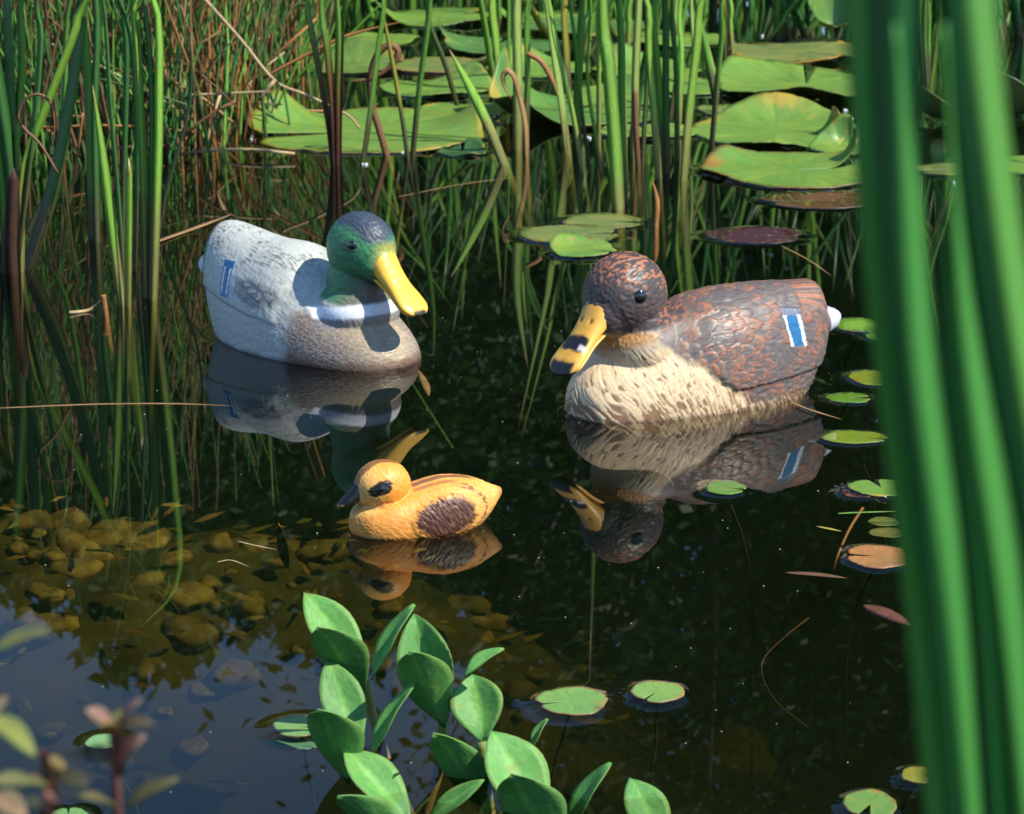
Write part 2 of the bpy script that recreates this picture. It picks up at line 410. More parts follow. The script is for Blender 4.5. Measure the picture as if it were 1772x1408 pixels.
    # grey neck
    nk = sstep(.082, .096, z + (x - .1) * .35 + wob * .02) * sstep(.03, .05, x) * (1 - headm); col = mix(col, (.33, .28, .22), nk * .5)
    # head: dark with rust dashes
    hx, hy, hz_ = hp.T
    dash = vnoise(np.c_[hx * 170, hy * 420, hz_ * 420], 41); dsh2 = fbm(hp * 40, 43)
    hc = np.tile(np.array((.055, .043, .042)), (n, 1))
    crown = sstep(.005, .03, hz_ - hx * .2) + sstep(.0, -.02, hz_) * sstep(.0, -.02, hx) + sstep(-.02, -.045, hx)
    hc = mix(hc, (.33, .12, .055), (dash > .56) * np.clip(crown, .08, 1) * sstep(.38, .5, dsh2 + .1))
    chin = sstep(-.033, -.042, hz_) * sstep(-.02, .01, hx); hc = mix(hc, (.45, .22, .07), chin)
    col = col * (1 - headm[:, None]) + hc * headm[:, None]
    h = h * (1 - headm) + headm * ((dash - .5) * .0018)
    # tail, white with dark streaks
    tl = sstep(.170, .174, -x); col = mix(col, (.48, .48, .56), tl); col = mix(col, (.06, .05, .06), tl * (vnoise(np.c_[x * 40, y * 260, z * 0], 51) > .80))
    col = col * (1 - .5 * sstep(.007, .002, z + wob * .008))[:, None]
    # wing patch
    sx, sz = (x + .102) / .015, (z - .092 - (x + .102) * .1) / .023
    spec = (np.abs(sx - sz * .18) < 1) & (np.abs(sz) < 1) & (ay > .04)
    blue = np.abs(sx - sz * .18 + wob * .5) < .60
    col[spec] = (.55, .60, .66); col[spec & blue] = (.010, .12, .27)
    col[spec] *= (.75 + .5 * vnoise(np.c_[x * 90, z * 600, y * 0], 91))[spec][:, None]; col[spec & (sz > .62)] = (.14, .16, .22)
    h[spec] = .0028 + .0004 * (~blue[spec])
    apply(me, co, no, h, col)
    sps = [split_faces_by(me, spec, s_) for s_ in (1, -1)]
    link('body', me, M_DUCK, t)
    for sp in sps: tag(link('wing_patch', sp, M_BILL, t), 'blue wing patch with white edges')
    def bc(co, no):
        x, y, z = co.T; wob = fbm(co * 120, 2) - .5
        col = np.tile(np.array((.70, .36, .055)), (len(co), 1)) * (.85 + .35 * fbm(co * 60, 9))[:, None]
        col = mix(col, (.9, .55, .12), sstep(.012, .02, np.abs(y)) * .4)
        sad = sstep(.013, .009, np.abs(x - .054 + wob * .01)) * sstep(.019, .015, np.abs(y) + wob * .004) * (z > -.002)
        col = mix(col, (.012, .012, .016), sad)
        col = mix(col, (.66, .62, .60), sstep(.006, .003, np.abs(x - .058 + wob * .006)) * sstep(.009, .011, y) * sstep(.022, .018, y) * (z > -.004) * .9)  # pale glint beside the saddle, painted into the bill colour
        col = mix(col, (.012, .012, .014), sstep(.078, .083, x + wob * .008) * sstep(.020, .016, np.abs(y)))
        nos = sstep(1, .5, np.sqrt(((x - .022) / .005) ** 2 + ((np.abs(y) - .0085) / .0022) ** 2)) * (z > 0)
        col = mix(col, (.16, .06, .01), nos); return -nos * .0016, col
    B = [(-.010,.020,.020,-.018),(0,.0215,.018,-.017),(.02,.0205,.011,-.014),(.045,.020,.006,-.010),(.068,.0235,.0045,-.008),(.084,.0235,.003,-.007),(.094,.017,.001,-.006),(.099,.006,-.001,-.005)]
    L = [(x_ * .96, w_ * .84, b_ + .001, b_ - .006) for x_, w_, a_, b_ in B]
    T = Matrix.Translation((.047, 0, -.012)) @ Matrix.Rotation(R(41), 4, 'Y')
    for nm, st in (('bill', B), ('lower_bill', L)):
        o = link(nm, bill_mesh(st, colf=bc), M_BILL, t); o.matrix_local = H @ T
    for s in (1, -1): eye(t, H @ Vector((.020, s * .0445, .010)), .0092, (1, .55, 1), R(17) - s * .35)
    return t
make_hen()

# ---- the drake
def make_drake():
    pos = Vector((-.287, 3.285, 0)); ang = math.atan2(-.669, .743)
    t = empty('duck_decoy', pos, 'mallard drake decoy with green head, white neck ring, yellow bill and pale grey back', 'duck', 'decoy ducks floating on the pond', ang)
    H = head_frame((.112, 0, .153), R(-2))
    bm = bmesh.new()
    st = [(a, b, c + .015 * sstep(-.06, -.15, a) - .016 * sstep(0, .06, a), d) for a, b, c, d in BODY]
    loft(bm, st, 50, 44, 2.15, 0.30)
    ellip(bm, (.100, 0, .066), (.060, .060, .044))
    ellip(bm, (.103, 0, .10), (.043, .041, .060))
    ellip(bm, (0, 0, 0), (.052, .043, .050), H)
    ellip(bm, (.024, 0, -.014), (.034, .031, .032), H)
    loft(bm, [(a * 1.04, b * 1.1, c + .004, d + .002) for a, b, c, d in TAIL], 16, 24, 2.2, .5)
    me = remesh(bm, .0016, 5); co, no = arrays(me); n = len(co)
    x, y, z = co.T; ay = np.abs(y); wob = fbm(co * 45, 4) - .5
    Hi = np.array(H.inverted()); hp = co @ Hi[:3, :3].T + Hi[:3, 3]; hx, hy, hz_ = hp.T
    arc = np.where(z > .055, ay, .085 + (.055 - z)) + np.maximum(0, .142 - z) * .45
    fine = vnoise(np.c_[x * 420, arc * 160, y * 0 + 2], 5); hatch = vnoise(np.c_[(x + arc * .4) * 110, (arc - x * .3) * 700, y * 0], 15)
    col = np.tile(np.array((.42, .44, .40)), (n, 1)) * (.90 + .18 * fine)[:, None]
    h = (fine - .5) * .0007 + (hatch - .5) * .0005
    back = sstep(.105, .12, z)
    col = mix(col, (.10, .11, .11), (hatch > .70) * sstep(.45, .6, fbm(co * 22, 61) + .06) * (.25 + .6 * back))
    # grey feathers of the wing
    d, idn, o_ = scales(-x / .015 + wob * .6, arc / .0135 * np.sign(y + 1e-9) + wob * .5, .35, 8)
    wg = sstep(1.0, .55, np.sqrt(((x + .016) / .062) ** 2 + ((z - .082 + .10 * (x + .016)) / .020) ** 2) + wob * .5)
    col = mix(col, (.13, .13, .13), wg * (.75 + .3 * (d > .8) - .25 * (d < .45)))
    h = h + wg * ((d - .5) * .0012 - sstep(.9, 1, d) * .0012)
    # wing edge stands proud of the flank
    wing = sstep(.0, .004, z - (.058 - .12 * (x + .03)) * .9 + wob * .004) * sstep(.035, .02, x)
    wing = wing * (z < .2); h = h + wing * .003
    # shoulders / dark collar behind the ring
    q = (z - .070) - .10 * (x - .10); rn = np.sqrt((x - .103 - .10 * (z - .07)) ** 2 + (y * 1.08) ** 2); inneck = sstep(.076, .070, rn) * sstep(.035, .05, x); innk2 = sstep(.060, .055, rn) * np.where((z < .125) & (x < .075) & (no[:, 2] > .45), 0, 1)
    # breast
    d3, i3, o3 = scales(-x / .0085 + wob * 1.3, arc / .0078 * np.sign(y + 1e-9) + wob * 1.3, .8, 18)
    br = sstep(.040, .062, x + wob * .025 + .10 * (.03 - z)) * sstep(.078, .066, z - .1 * (x - .1))
    bc = np.tile(np.array((.215, .170, .135)), (n, 1)) * (.8 + .35 * fbm(co * 60, 71))[:, None]
    bc = mix(bc, (.42, .33, .18), sstep(.06, .02, np.sqrt((y + .02) ** 2 + (z - .035) ** 2)) * .55)
    bc = mix(bc, (.48, .40, .32), sstep(.7, .8, d3) * (1 - sstep(.9, .97, d3)) * .5)
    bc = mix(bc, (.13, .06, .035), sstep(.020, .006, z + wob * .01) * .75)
    col = col * (1 - br[:, None]) + bc * br[:, None]; h = h * (1 - br) + br * (sstep(.62, .75, d3) * (1 - sstep(.9, .99, d3))) * .0005
    dkc = inneck * sstep(-.024, -.012, q + wob * .012) * sstep(.004, -.004, q); col = mix(col, (.22, .23, .24), dkc * .7)
    # white ring, brown lower neck, green head, slate crown
    ring = inneck * sstep(-.010, -.005, q + wob * .008) * sstep(.012, .007, q + wob * .006); col = mix(col, (.78, .80, .84), ring); h = h * (1 - ring)
    hd = innk2 * sstep(.008, .013, q + wob * .004)
    hair = vnoise(np.c_[hx * 130, hy * 480, hz_ * 360], 81)
    hc = np.tile(np.array((.045, .20, .085)), (n, 1)) * (.75 + .5 * hair)[:, None]
    low = sstep(.050, .018, q + wob * .02 - .15 * (x - .1)); hc = mix(hc, (.13, .105, .085), low * sstep(-.02, .03, hx) * .9)
    hc = mix(hc, (.03, .035, .03), sstep(.02, .0, np.abs(hz_ + .034 + .25 * (hx - .02))) * sstep(.0, .02, hx) * .55)
    cr = sstep(.022, .036, hz_ + wob * .015 + .30 * np.maximum(0, hx) - .15 * np.maximum(0, -hx)) * sstep(.036, .026, np.abs(hy)); hc = mix(hc, (.035, .050, .075), cr)
    hc = mix(hc, (.03, .035, .03), sstep(1, .6, np.sqrt(((hx - .018) / .014) ** 2 + ((hz_ - .010) / .012) ** 2)) * .5)
    fr = sstep(.040, .052, hx + wob * .01) * sstep(.02, .008, hz_ + 0 * hx) ; hc = mix(hc, (.40, .34, .05), fr * .7)
    col = col * (1 - hd[:, None]) + hc * hd[:, None]; h = h * (1 - hd) + hd * (hair - .5) * (.0011 + .0008 * cr)
    # rear: green-black vent and white tail
    vent = sstep(.152, .160, -x) * sstep(.130, .118, z) * sstep(.05, .06, z); col = mix(col, (.03, .10, .06), vent)
    vt = sstep(.154, .162, -x) * sstep(.116, .126, z); col = mix(col, (.03, .035, .035), vt * .85)
    tl = sstep(.172, .177, -x); col = mix(col, (.55, .62, .64), tl)
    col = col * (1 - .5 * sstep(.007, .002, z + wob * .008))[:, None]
    sx, sz = (x + .088) / .012, (z - .090) / .023
    sx = sx + sz * .35; spec = (np.abs(sx) < 1) & (np.abs(sz) < 1) & (ay > .04)
    col[spec] = np.array((.010, .115, .27)) * (.75 + .5 * vnoise(np.c_[x * 90, z * 600, y * 0], 91))[spec][:, None]; wl = spec & (np.abs(np.abs(sx + wob * .06) - .58) < .12) & (np.abs(sz + .12) < .70); col[wl] = (.80, .82, .84)
    h[spec] = .0034
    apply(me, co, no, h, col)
    sps = [split_faces_by(me, spec, s_) for s_ in (1, -1)]
    link('body', me, M_DUCK, t)
    for sp in sps: tag(link('wing_patch', sp, M_BILL, t), 'blue wing patch with two thin white bars')
    def bc2(co, no):
        x, y, z = co.T; wob = fbm(co * 120, 2) - .5
        col = np.tile(np.array((.80, .46, .05)), (len(co), 1)) * (.9 + .2 * fbm(co * 50, 9))[:, None]
        col = mix(col, (.02, .018, .012), sstep(.088, .0915, x + wob * .005) * sstep(.013, .009, np.abs(y)) * (z < .0015))
        dd = np.sqrt(((x - .026) / .008) ** 2 + ((np.abs(y) - .0085) / .0035) ** 2)
        nos = sstep(1, .55, dd) * (z > 0); rimn = sstep(1.5, 1.1, dd) * sstep(.8, 1.0, dd) * (z > 0)
        col = mix(col, (.55, .28, .02), nos * .6); return -nos * .0010 + rimn * .0007, col
    B = [(-.012,.019,.020,-.018),(0,.021,.018,-.017),(.02,.0200,.011,-.014),(.045,.0195,.006,-.010),(.068,.0225,.0045,-.008),(.082,.0225,.003,-.007),(.091,.0165,.001,-.006),(.096,.006,-.001,-.005)]
    L = [(x_ * .96, w_ * .84, b_ + .001, b_ - .006) for x_, w_, a_, b_ in B]
    T = Matrix.Translation((.042, 0, -.012)) @ Matrix.Rotation(R(39), 4, 'Y')
    for nm, stt in (('bill', B), ('lower_bill', L)):
        o = link(nm, bill_mesh(stt, colf=bc2), M_BILL, t); o.matrix_local = H @ T
    for s in (1, -1): eye(t, H @ Vector((.022, s * .0365, .012)), .0065, (1, .5, 1), -s * .35)
    return t
make_drake()

# ---- the duckling
def make_duckling():
    pos = Vector((-.098, 2.495, 0)); ang = math.atan2(-.30, -.954)
    t = empty('duckling_decoy', pos, 'yellow duckling decoy with brown wings, dark eye stripe and black bill', 'duckling', 'decoy ducks floating on the pond', ang)
    H = head_frame((.043, 0, .051), R(6))
    D = [(-.090,.004,.036,.028),(-.078,.014,.041,.012),(-.055,.030,.051,-.008),(-.02,.041,.0545,-.02),(.015,.042,.047,-.02),(.045,.037,.041,-.018),(.065,.027,.034,-.012),(.076,.014,.026,-.004),(.080,.005,.018,.004)]
    bm = bmesh.new(); loft(bm, D, 40, 36, 2.2, .42)
    ellip(bm, (.040, 0, .030), (.027, .026, .022)); ellip(bm, (0, 0, 0), (.031, .0275, .028), H); ellip(bm, (.018, 0, -.006), (.016, .015, .015), H)
    me = remesh(bm, .0009, 6); co, no = arrays(me); n = len(co)
    x, y, z = co.T; ay = np.abs(y); wob = fbm(co * 110, 4) - .5
    Hi = np.array(H.inverted()); hp = co @ Hi[:3, :3].T + Hi[:3, 3]; hx, hy, hz_ = hp.T
    head = sstep(.030, .034, z + (x - .04) * .3) * sstep(.010, .018, x)
    warp = fbm(co * 60, 14) * .012
    fur = vnoise(np.c_[(x + z * .5) * 230, (z - .5 * x + warp) * 900, y * 400], 5)
    fur2 = vnoise(np.c_[(x * .8 + z) * 160, (z * .7 - x + warp) * 700, y * 240], 25)
    col = np.tile(np.array((.80, .32, .055)), (n, 1)) * (.86 + .28 * fur)[:, None]
    col = mix(col, (.84, .44, .13), sstep(.55, .75, fbm(co * 35, 2)) * .5)
    h = (fur - .5) * .0006
    wd = np.sqrt(((x + .017 + .25 * (z - .02)) / .037) ** 2 + ((z - .020) / .0225) ** 2)
    wing = sstep(1.05, .78, wd + wob * .35 + (fur - .5) * .18) * (ay > .015)
    col = mix(col, (.060, .020, .010), wing); col = mix(col, (.15, .060, .028), wing * (fur2 > .60) * .8)
    h = h * (1 - wing) + wing * ((fur2 - .5) * .0016) + sstep(1.1, .95, wd) * .0012
    wr = sstep(.10, .04, np.abs(wd - 1.32 + wob * .2)) * sstep(.01, -.01, x + .035) * sstep(.0, .012, z - .004); col = mix(col, (.12, .045, .02), wr * (fur > .42) * .9)
    bk = sstep(.007, .004, ay + wob * .004) * sstep(.044, .047, z) * sstep(-.065, -.05, x) * sstep(.03, .02, x)
    bk = np.maximum(bk, sstep(.004, .002, np.abs(ay - .013 + wob * .004)) * sstep(.042, .046, z) * sstep(-.04, -.03, x) * (1 - head) * .7); col = mix(col, (.14, .06, .03), bk * .85)
    col = mix(col, (.10, .04, .02), sstep(-.082, -.088, x) * .5)
    hc = np.tile(np.array((.80, .30, .04)), (n, 1)) * (.9 + .2 * fur2)[:, None]
    hc = mix(hc, (.85, .52, .15), sstep(.0, .02, hx) * .6); hc = mix(hc, (.78, .26, .02), sstep(.02, .0, np.sqrt((hx + .012) ** 2 + (hz_ + .002) ** 2)) * .5)
    cs = sstep(.0075, .0045, np.abs(hy) + wob * .004) * sstep(.0, .012, hz_ + hx * .9); hc = mix(hc, (.15, .055, .02), cs * .85)
    ca, sa = math.cos(.5), math.sin(.5); ex_, ez_ = hx - .010, hz_ - .004
    ed = np.sqrt(((ex_ * ca - ez_ * sa) / .0125) ** 2 + ((ex_ * sa + ez_ * ca) / .0062) ** 2)
    # the stripe rises tailwards
    ed = np.sqrt(((ex_ * ca - ez_ * sa) / .0150) ** 2 + ((ez_ * ca + ex_ * sa) / .0078) ** 2)
    em = sstep(1.0, .85, ed + wob * .5 + (fur - .5) * .25) * (np.abs(hy) > .012); hc = mix(hc, (.012, .008, .006), em)
    col = col * (1 - head[:, None]) + hc * head[:, None]; h = h * (1 - head) + head * ((fur2 - .5) * .0006 * (1 - em) + em * (fur - .5) * .001)
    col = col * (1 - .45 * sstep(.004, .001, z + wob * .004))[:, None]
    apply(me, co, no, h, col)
    link('body', me, M_DUCK, t)
    B = [(-.006,.0095,.0105,-.009),(0,.010,.0095,-.008),(.008,.0092,.0065,-.007),(.016,.0085,.004,-.0055),(.022,.0065,.002,-.004),(.0255,.002,0,-.003)]
    def bc3(co, no):
        x, y, z = co.T; col = np.tile(np.array((.004, .0045, .006)), (len(co), 1)); col = mix(col, (.45, .24, .04), sstep(.019, .022, x) * (z < .0005) * .8)
        return (fbm(co * 400, 2) - .5) * .0008, col
    T = Matrix.Translation((.029, 0, -.006)) @ Matrix.Rotation(R(24), 4, 'Y')
    o = link('bill', bill_mesh(B, colf=bc3), M_BILL, t); o.matrix_local = H @ T
    for s in (1, -1): eye(t, H @ Vector((.010, s * .0255, .004)), .0040, (1, .5, 1), R(6))
    return t
make_duckling()

# ------------------------------------------------------------------ plants: blades and stems
GRN = dict(bright=(.28, .50, .07), mid=(.15, .34, .05), dark=(.060, .20, .045), pale=(.40, .52, .14), dull=(.09, .14, .045),
           dry=(.34, .20, .085), brown=(.17, .085, .04), straw=(.50, .37, .20), rust=(.36, .16, .05), red=(.13, .045, .03), yellow=(.36, .33, .05), sheath=(.05, .022, .012), shade=(.030, .19, .055), fresh=(.13, .38, .07), emerald=(.085, .34, .07))  # shade: green darkened in the colour itself for blades out of the sun
def curve(pts, n):
    pts = [Vector(p) for p in pts]
    if len(pts) == 2: return [pts[0].lerp(pts[1], i / (n - 1)) for i in range(n)]
    q = [pts[0] * 2 - pts[1]] + pts + [pts[-1] * 2 - pts[-2]]; out = []; m = len(pts) - 1
    for i in range(n):
        f = i / (n - 1) * m; k = min(int(f), m - 1); u = f - k; a, b, c, d = q[k:k+4]
        out.append(0.5 * ((2*b) + (c - a)*u + (2*a - 5*b + 4*c - d)*u*u + (3*b - a - 3*c + d)*u*u*u))
    return out
def blade_into(mb, pts, wid, cols, face=Vector((0, -1, 0)), n=14, thick=.16, fold=.12, wf=None, twist=0.0):
    """a lens-section leaf blade along pts; wf(t) scales the width; cols(t) gives the colour"""
    c = curve(pts, n); vs, cs, us = [], [], []
    L = sum((c[i+1] - c[i]).length for i in range(n - 1))
    for i, p in enumerate(c):
        t = i / (n - 1); tan = (c[min(i+1, n-1)] - c[max(i-1, 0)]).normalized()
        f = face - tan * face.dot(tan)
        f = f.normalized() if f.length > 1e-4 else tan.orthogonal().normalized()
        if twist: f = Matrix.Rotation(twist * t, 3, tan) @ f
        side = tan.cross(f).normalized(); hw = wid * .5 * (wf(t) if wf else max(.02, min(1, (1 - t) * 3.2) ** .7)); th = hw * thick
        vs += [p - side * hw, p - f * (fold * hw) + f * th, p + side * hw, p - f * (fold * hw) - f * th]
        cc = cols(t); cs += [cc] * 4; v = t * L / .03; us += [(0, v), (.5, v), (1, v), (.5, v + .3)]
    fs = []
    for i in range(n - 1):
        a, b = i * 4, i * 4 + 4
        for k in range(4): fs.append((a + k, a + (k+1) % 4, b + (k+1) % 4, b + k))
    fs += [(3, 2, 1, 0), tuple(range(len(vs) - 4, len(vs)))]
    mb.add(vs, fs, cs, us)
def tube_into(mb, pts, r, cols, n=10, seg=6, rf=None):
    c = curve(pts, n); vs, cs, us = [], [], []; a0 = None
    for i, p in enumerate(c):
        t = i / (n - 1); tan = (c[min(i+1, n-1)] - c[max(i-1, 0)]).normalized()
        a = tan.orthogonal() if a0 is None else (a0 - tan * a0.dot(tan)); a.normalize(); a0 = a; b = tan.cross(a)
        rr = r * (rf(t) if rf else 1)
        for k in range(seg):
            g = 2 * math.pi * k / seg; vs.append(p + a * (rr * math.cos(g)) + b * (rr * math.sin(g))); us.append((k / seg, t * 12)); cs.append(cols(t))
    fs = [(i*seg + k, i*seg + (k+1) % seg, (i+1)*seg + (k+1) % seg, (i+1)*seg + k) for i in range(n - 1) for k in range(seg)]
    fs += [tuple(range(seg))[::-1], tuple(range((n-1)*seg, n*seg))]
    mb.add(vs, fs, cs, us)
def grad(*stops):
    st = [(s, GRN[c] if isinstance(c, str) else c) for s, c in stops]
    def f(t):
        for (a, ca), (b, cb) in zip(st, st[1:]):
            if t <= b: return lerpc(ca, cb, max(0, (t - a) / max(b - a, 1e-6)))
        return st[-1][1]
    return f
def jitc(c, s=.18):
    k = 1 + random.uniform(-s, s); return (c[0] * k * (1 + random.uniform(-s, s) * .5), c[1] * k, c[2] * k)

def px_path(pts, lean=0.0, top=None, under=.25):
    """photo pixels -> world path: first pixel stands on the water, the rest on the upright plane through it; open at the top of the frame -> goes on to height `top`"""
    B = P(*pts[0]); out = [B]
    for p in pts[1:]:
        q = PY(p[0], p[1], B.y); q = PY(p[0], p[1], B.y + lean * q.z); out.append(q)
    if pts[-1][1] <= 5 and top:
        d = (out[-1] - out[-2]).normalized(); k = max(.05, (top - out[-1].z) / max(d.z, .3)); e = out[-1] + d * k
        e.x += random.uniform(-.06, .06) + d.x * k * .25; e.y += random.uniform(-.05, .05); out.append(e)
    if under:
        d = (out[1] - out[0]).normalized(); out.insert(0, B - d * under)
    return out, B

def blade_obj(parent, origin, pts, wpx, kind, top=None, lean=0.0, face=None, under=.25, tip=True, twist=0.0):
    path, B = px_path(pts, lean, top if top else random.uniform(.40, .60), under)
    wid = wpx * 1.12 * mpp(B); base = jitc(GRN.get(kind, GRN['mid']), .12)
    u = under / max(.3, under + (path[-1] - path[1]).length) if under else 0
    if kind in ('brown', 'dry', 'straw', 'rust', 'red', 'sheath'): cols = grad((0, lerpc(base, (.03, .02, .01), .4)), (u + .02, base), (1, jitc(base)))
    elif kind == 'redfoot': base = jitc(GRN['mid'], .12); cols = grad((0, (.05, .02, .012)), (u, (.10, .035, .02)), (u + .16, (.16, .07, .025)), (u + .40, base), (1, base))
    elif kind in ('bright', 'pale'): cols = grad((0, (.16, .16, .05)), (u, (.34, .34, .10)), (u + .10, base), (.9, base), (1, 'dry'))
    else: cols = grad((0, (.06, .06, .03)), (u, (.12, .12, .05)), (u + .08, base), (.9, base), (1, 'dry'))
    fc = face if face else Vector((random.uniform(-.7, .7), -1, .0)).normalized()
    ref = random.uniform(.06, .14)
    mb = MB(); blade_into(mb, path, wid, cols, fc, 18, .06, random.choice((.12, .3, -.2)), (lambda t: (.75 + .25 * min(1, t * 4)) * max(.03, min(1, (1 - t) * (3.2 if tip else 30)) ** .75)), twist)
    return link('blade', mb.mesh('blade', origin), M_DRY if kind in ('dry', 'brown', 'straw', 'rust', 'red', 'sheath') else M_BLADE, parent)

def clump(name, label, group, blades, cat='reeds', **kw):
    B = P(*blades[0][0][0]); t = empty(name, B, label, cat, group)
    for b in blades: blade_obj(t, B, b[0], b[1], b[2], **{**kw, **(b[3] if len(b) > 3 else {})})
    return t
RG = 'reed clumps standing in the pond'
L_, Rt = Vector((-.6, -.8, 0)), Vector((.6, -.8, .1))
clump('reed_clump', 'dark green reed clump with brown stem base at the left edge of the pond', RG, [
    ([(26, 472), (22, 260), (12, 0)], 22, 'dark', {'face': L_}), ([(24, 474), (20, 300), (-14, 80), (-30, 0)], 20, 'dark'), ([(30, 474), (27, 260), (38, 110), (36, 0)], 18, 'mid', {'face': L_}),
    ([(36, 470), (40, 300), (80, 185), (128, 60), (150, 0)], 14, 'bright', {'face': Rt}), ([(10, 472), (8, 330), (-10, 180)], 16, 'mid', {'face': Rt}), ([(18, 470), (14, 300), (16, 290)], 12, 'yellow'),
    ([(22, 476), (20, 420), (24, 290)], 17, 'sheath', {'tip': False}), ([(3, 470), (-20, 300), (-16, 120), (18, 100)], 9, 'yellow'), ([(28, 470), (60, 200), (70, 60), (62, 0)], 13, 'dark', {'face': L_})])
clump('reed_clump', 'two broad dark blades leaning right behind the left edge reed clump', RG, [
    ([(44, 468), (85, 340), (118, 190), (140, 50), (150, 0)], 24, 'dark', {'face': L_}), ([(52, 462), (95, 330), (128, 130), (132, 0)], 15, 'dull', {'face': Rt}), ([(48, 400), (100, 290), (112, 150), (120, 0)], 8, 'mid')])
clump('reed_clump', 'tall bright reed clump with blades parting in a V left of the drake', RG, [
    ([(211, 528), (198, 430), (178, 270), (160, 145)], 17, 'bright', {'face': Rt}), ([(161, 415), (158, 300), (153, 150), (144, 0)], 21, 'mid', {'face': L_, 'top': .62}),
    ([(221, 530), (222, 420), (223, 272)], 15, 'bright', {'tip': False, 'face': L_}), ([(252, 515), (250, 330), (240, 150), (231, 0)], 20, 'mid', {'face': L_}), ([(254, 516), (248, 280), (238, 90), (236, 0)], 9, 'bright', {'face': Rt}),
    ([(266, 519), (272, 330), (275, 180), (267, 0)], 15, 'bright', {'face': Rt}), ([(214, 500), (206, 360), (190, 170), (178, 0)], 8, 'dark'), ([(259, 517), (262, 330), (262, 150), (250, 0)], 9, 'dark'),
    ([(212, 430), (216, 250), (219, 90), (210, 0)], 9, 'dark'), ([(234, 470), (236, 300), (232, 120), (206, 0)], 9, 'dark'), ([(168, 420), (164, 200), (166, 0)], 12, 'dark')])
clump('reed_clump', 'thin grey green stalk leaning right with a dry brown tip', RG, [([(276, 396), (290, 320), (326, 190), (331, 60)], 6, 'dull', {'tip': False}), ([(330, 166), (331, 100), (335, 40)], 6, 'rust', {'under': 0})][:1])
clump('reed_clump', 'fan of four reed blades with reddish base rising before the broad lily pad', RG, [
    ([(577, 285), (568, 210), (548, 100), (530, 0)], 11, 'redfoot', {'face': Rt}), ([(580, 286), (576, 190), (566, 80), (556, 0)], 13, 'redfoot', {'face': Rt}), ([(583, 286), (583, 170), (583, 0)], 10, 'redfoot'), ([(586, 285), (588, 180), (598, 0)], 12, 'redfoot', {'face': L_})])
for lab, bl in (('single slim reed leaning right beside the red based fan', [([(628, 284), (640, 200), (655, 80), (664, 0)], 10, 'mid')]),
                ('crossing pair of slim reeds in front of the broad lily pad', [([(706, 274), (692, 180), (672, 70), (660, 10)], 7, 'yellow'), ([(714, 270), (726, 150), (744, 0)], 9, 'mid')]),
                ('thin bent reed with a brown upper end over the left lily pads', [([(792, 186), (770, 110), (744, 44), (733, -20)], 8, 'dull')]),
                ('single pale green reed tip slanting left beside the curled dead leaf', [([(872, 285), (846, 220), (812, 150), (777, 84)], 16, 'bright', {'face': Vector((.3, -1, .3))})])):
    clump('reed_clump', lab, RG, bl)
clump('reed_clump', 'pair of upright pale reeds rising behind the curled dead leaf', RG, [
    ([(896, 258), (896, 130), (895, 0)], 19, 'pale', {'face': Rt}), ([(910, 252), (913, 130), (915, 0)], 12, 'mid', {'face': Rt}), ([(854, 150), (843, 70), (829, -10)], 12, 'mid'), ([(868, 160), (858, 70), (852, -10)], 15, 'bright', {'face': Rt}), ([(878, 160), (880, 80), (880, -8)], 7, 'mid')])
clump('reed_clump', 'slim yellow green reed pair leaning left in the central reeds', RG, [
    ([(983, 267), (972, 180), (956, 70), (945, -6)], 14, 'pale', {'face': Rt}), ([(1008, 298), (992, 200), (962, 70), (948, -6)], 10, 'bright', {'face': Rt}), ([(1021, 300), (1008, 200), (995, 70), (988, -6)], 7, 'mid'), ([(1040, 300), (1030, 230), (1016, 130), (1022, 0)], 7, 'bright'), ([(986, 178), (981, 110), (976, 20), (978, -5)], 13, 'yellow', {'face': Rt}),
    ([(998, 262), (1000, 150), (1010, -5)], 16, 'mid', {'face': L_}), ([(1036, 262), (1036, 120), (1034, -5)], 8, 'bright')])
clump('reed_clump', 'broadest bright reed of the centre, standing straight with a yellow foot', RG, [
    ([(1070, 362), (1064, 250), (1052, 100), (1042, -5)], 27, 'bright', {'face': Rt, 'top': .9}), ([(1080, 352), (1076, 200), (1070, -5)], 14, 'mid', {'face': L_}), ([(1082, 330), (1080, 180), (1076, 60), (1066, -5)], 10, 'bright', {'face': Rt})])
clump('reed_clump', 'dark leaning blade with brown sheath right of the broadest bright reed', RG, [
    ([(1092, 262), (1108, 150), (1130, 50), (1139, -5)], 15, 'dark', {'face': L_}), ([(1104, 286), (1100, 220), (1098, 150)], 9, 'brown', {'tip': False}), ([(1112, 284), (1116, 200), (1122, 100), (1120, -5)], 9, 'dull'), ([(1098, 268), (1100, 120), (1106, -5)], 16, 'pale', {'face': Rt})])
clump('reed_clump', 'cluster of upright reeds with pale lit feet in the central bed', RG, [
    ([(1140, 309), (1132, 200), (1122, 80), (1118, -5)], 15, 'bright', {'face': Rt}), ([(1154, 302), (1152, 150), (1150, -5)], 13, 'dark', {'face': L_}), ([(1146, 300), (1140, 150), (1132, -5)], 14, 'mid'), ([(1161, 200), (1174, 110), (1190, -5)], 8, 'mid'), ([(1176, 210), (1180, 90), (1178, -5)], 10, 'bright', {'face': Rt}), ([(1172, 280), (1170, 120), (1164, -5)], 9, 'dark')])
clump('reed_clump', 'bright reed leaning right with yellow foot beside the large right lily pads', RG, [
    ([(1183, 314), (1192, 200), (1206, 80), (1216, -5)], 17, 'bright', {'face': Rt}), ([(1190, 240), (1202, 120), (1196, -5)], 9, 'pale', {'face': Rt}), ([(1238, 175), (1222, 90), (1204, -5)], 10, 'mid'), ([(1243, 150), (1218, 60), (1200, -8)], 8, 'bright')])
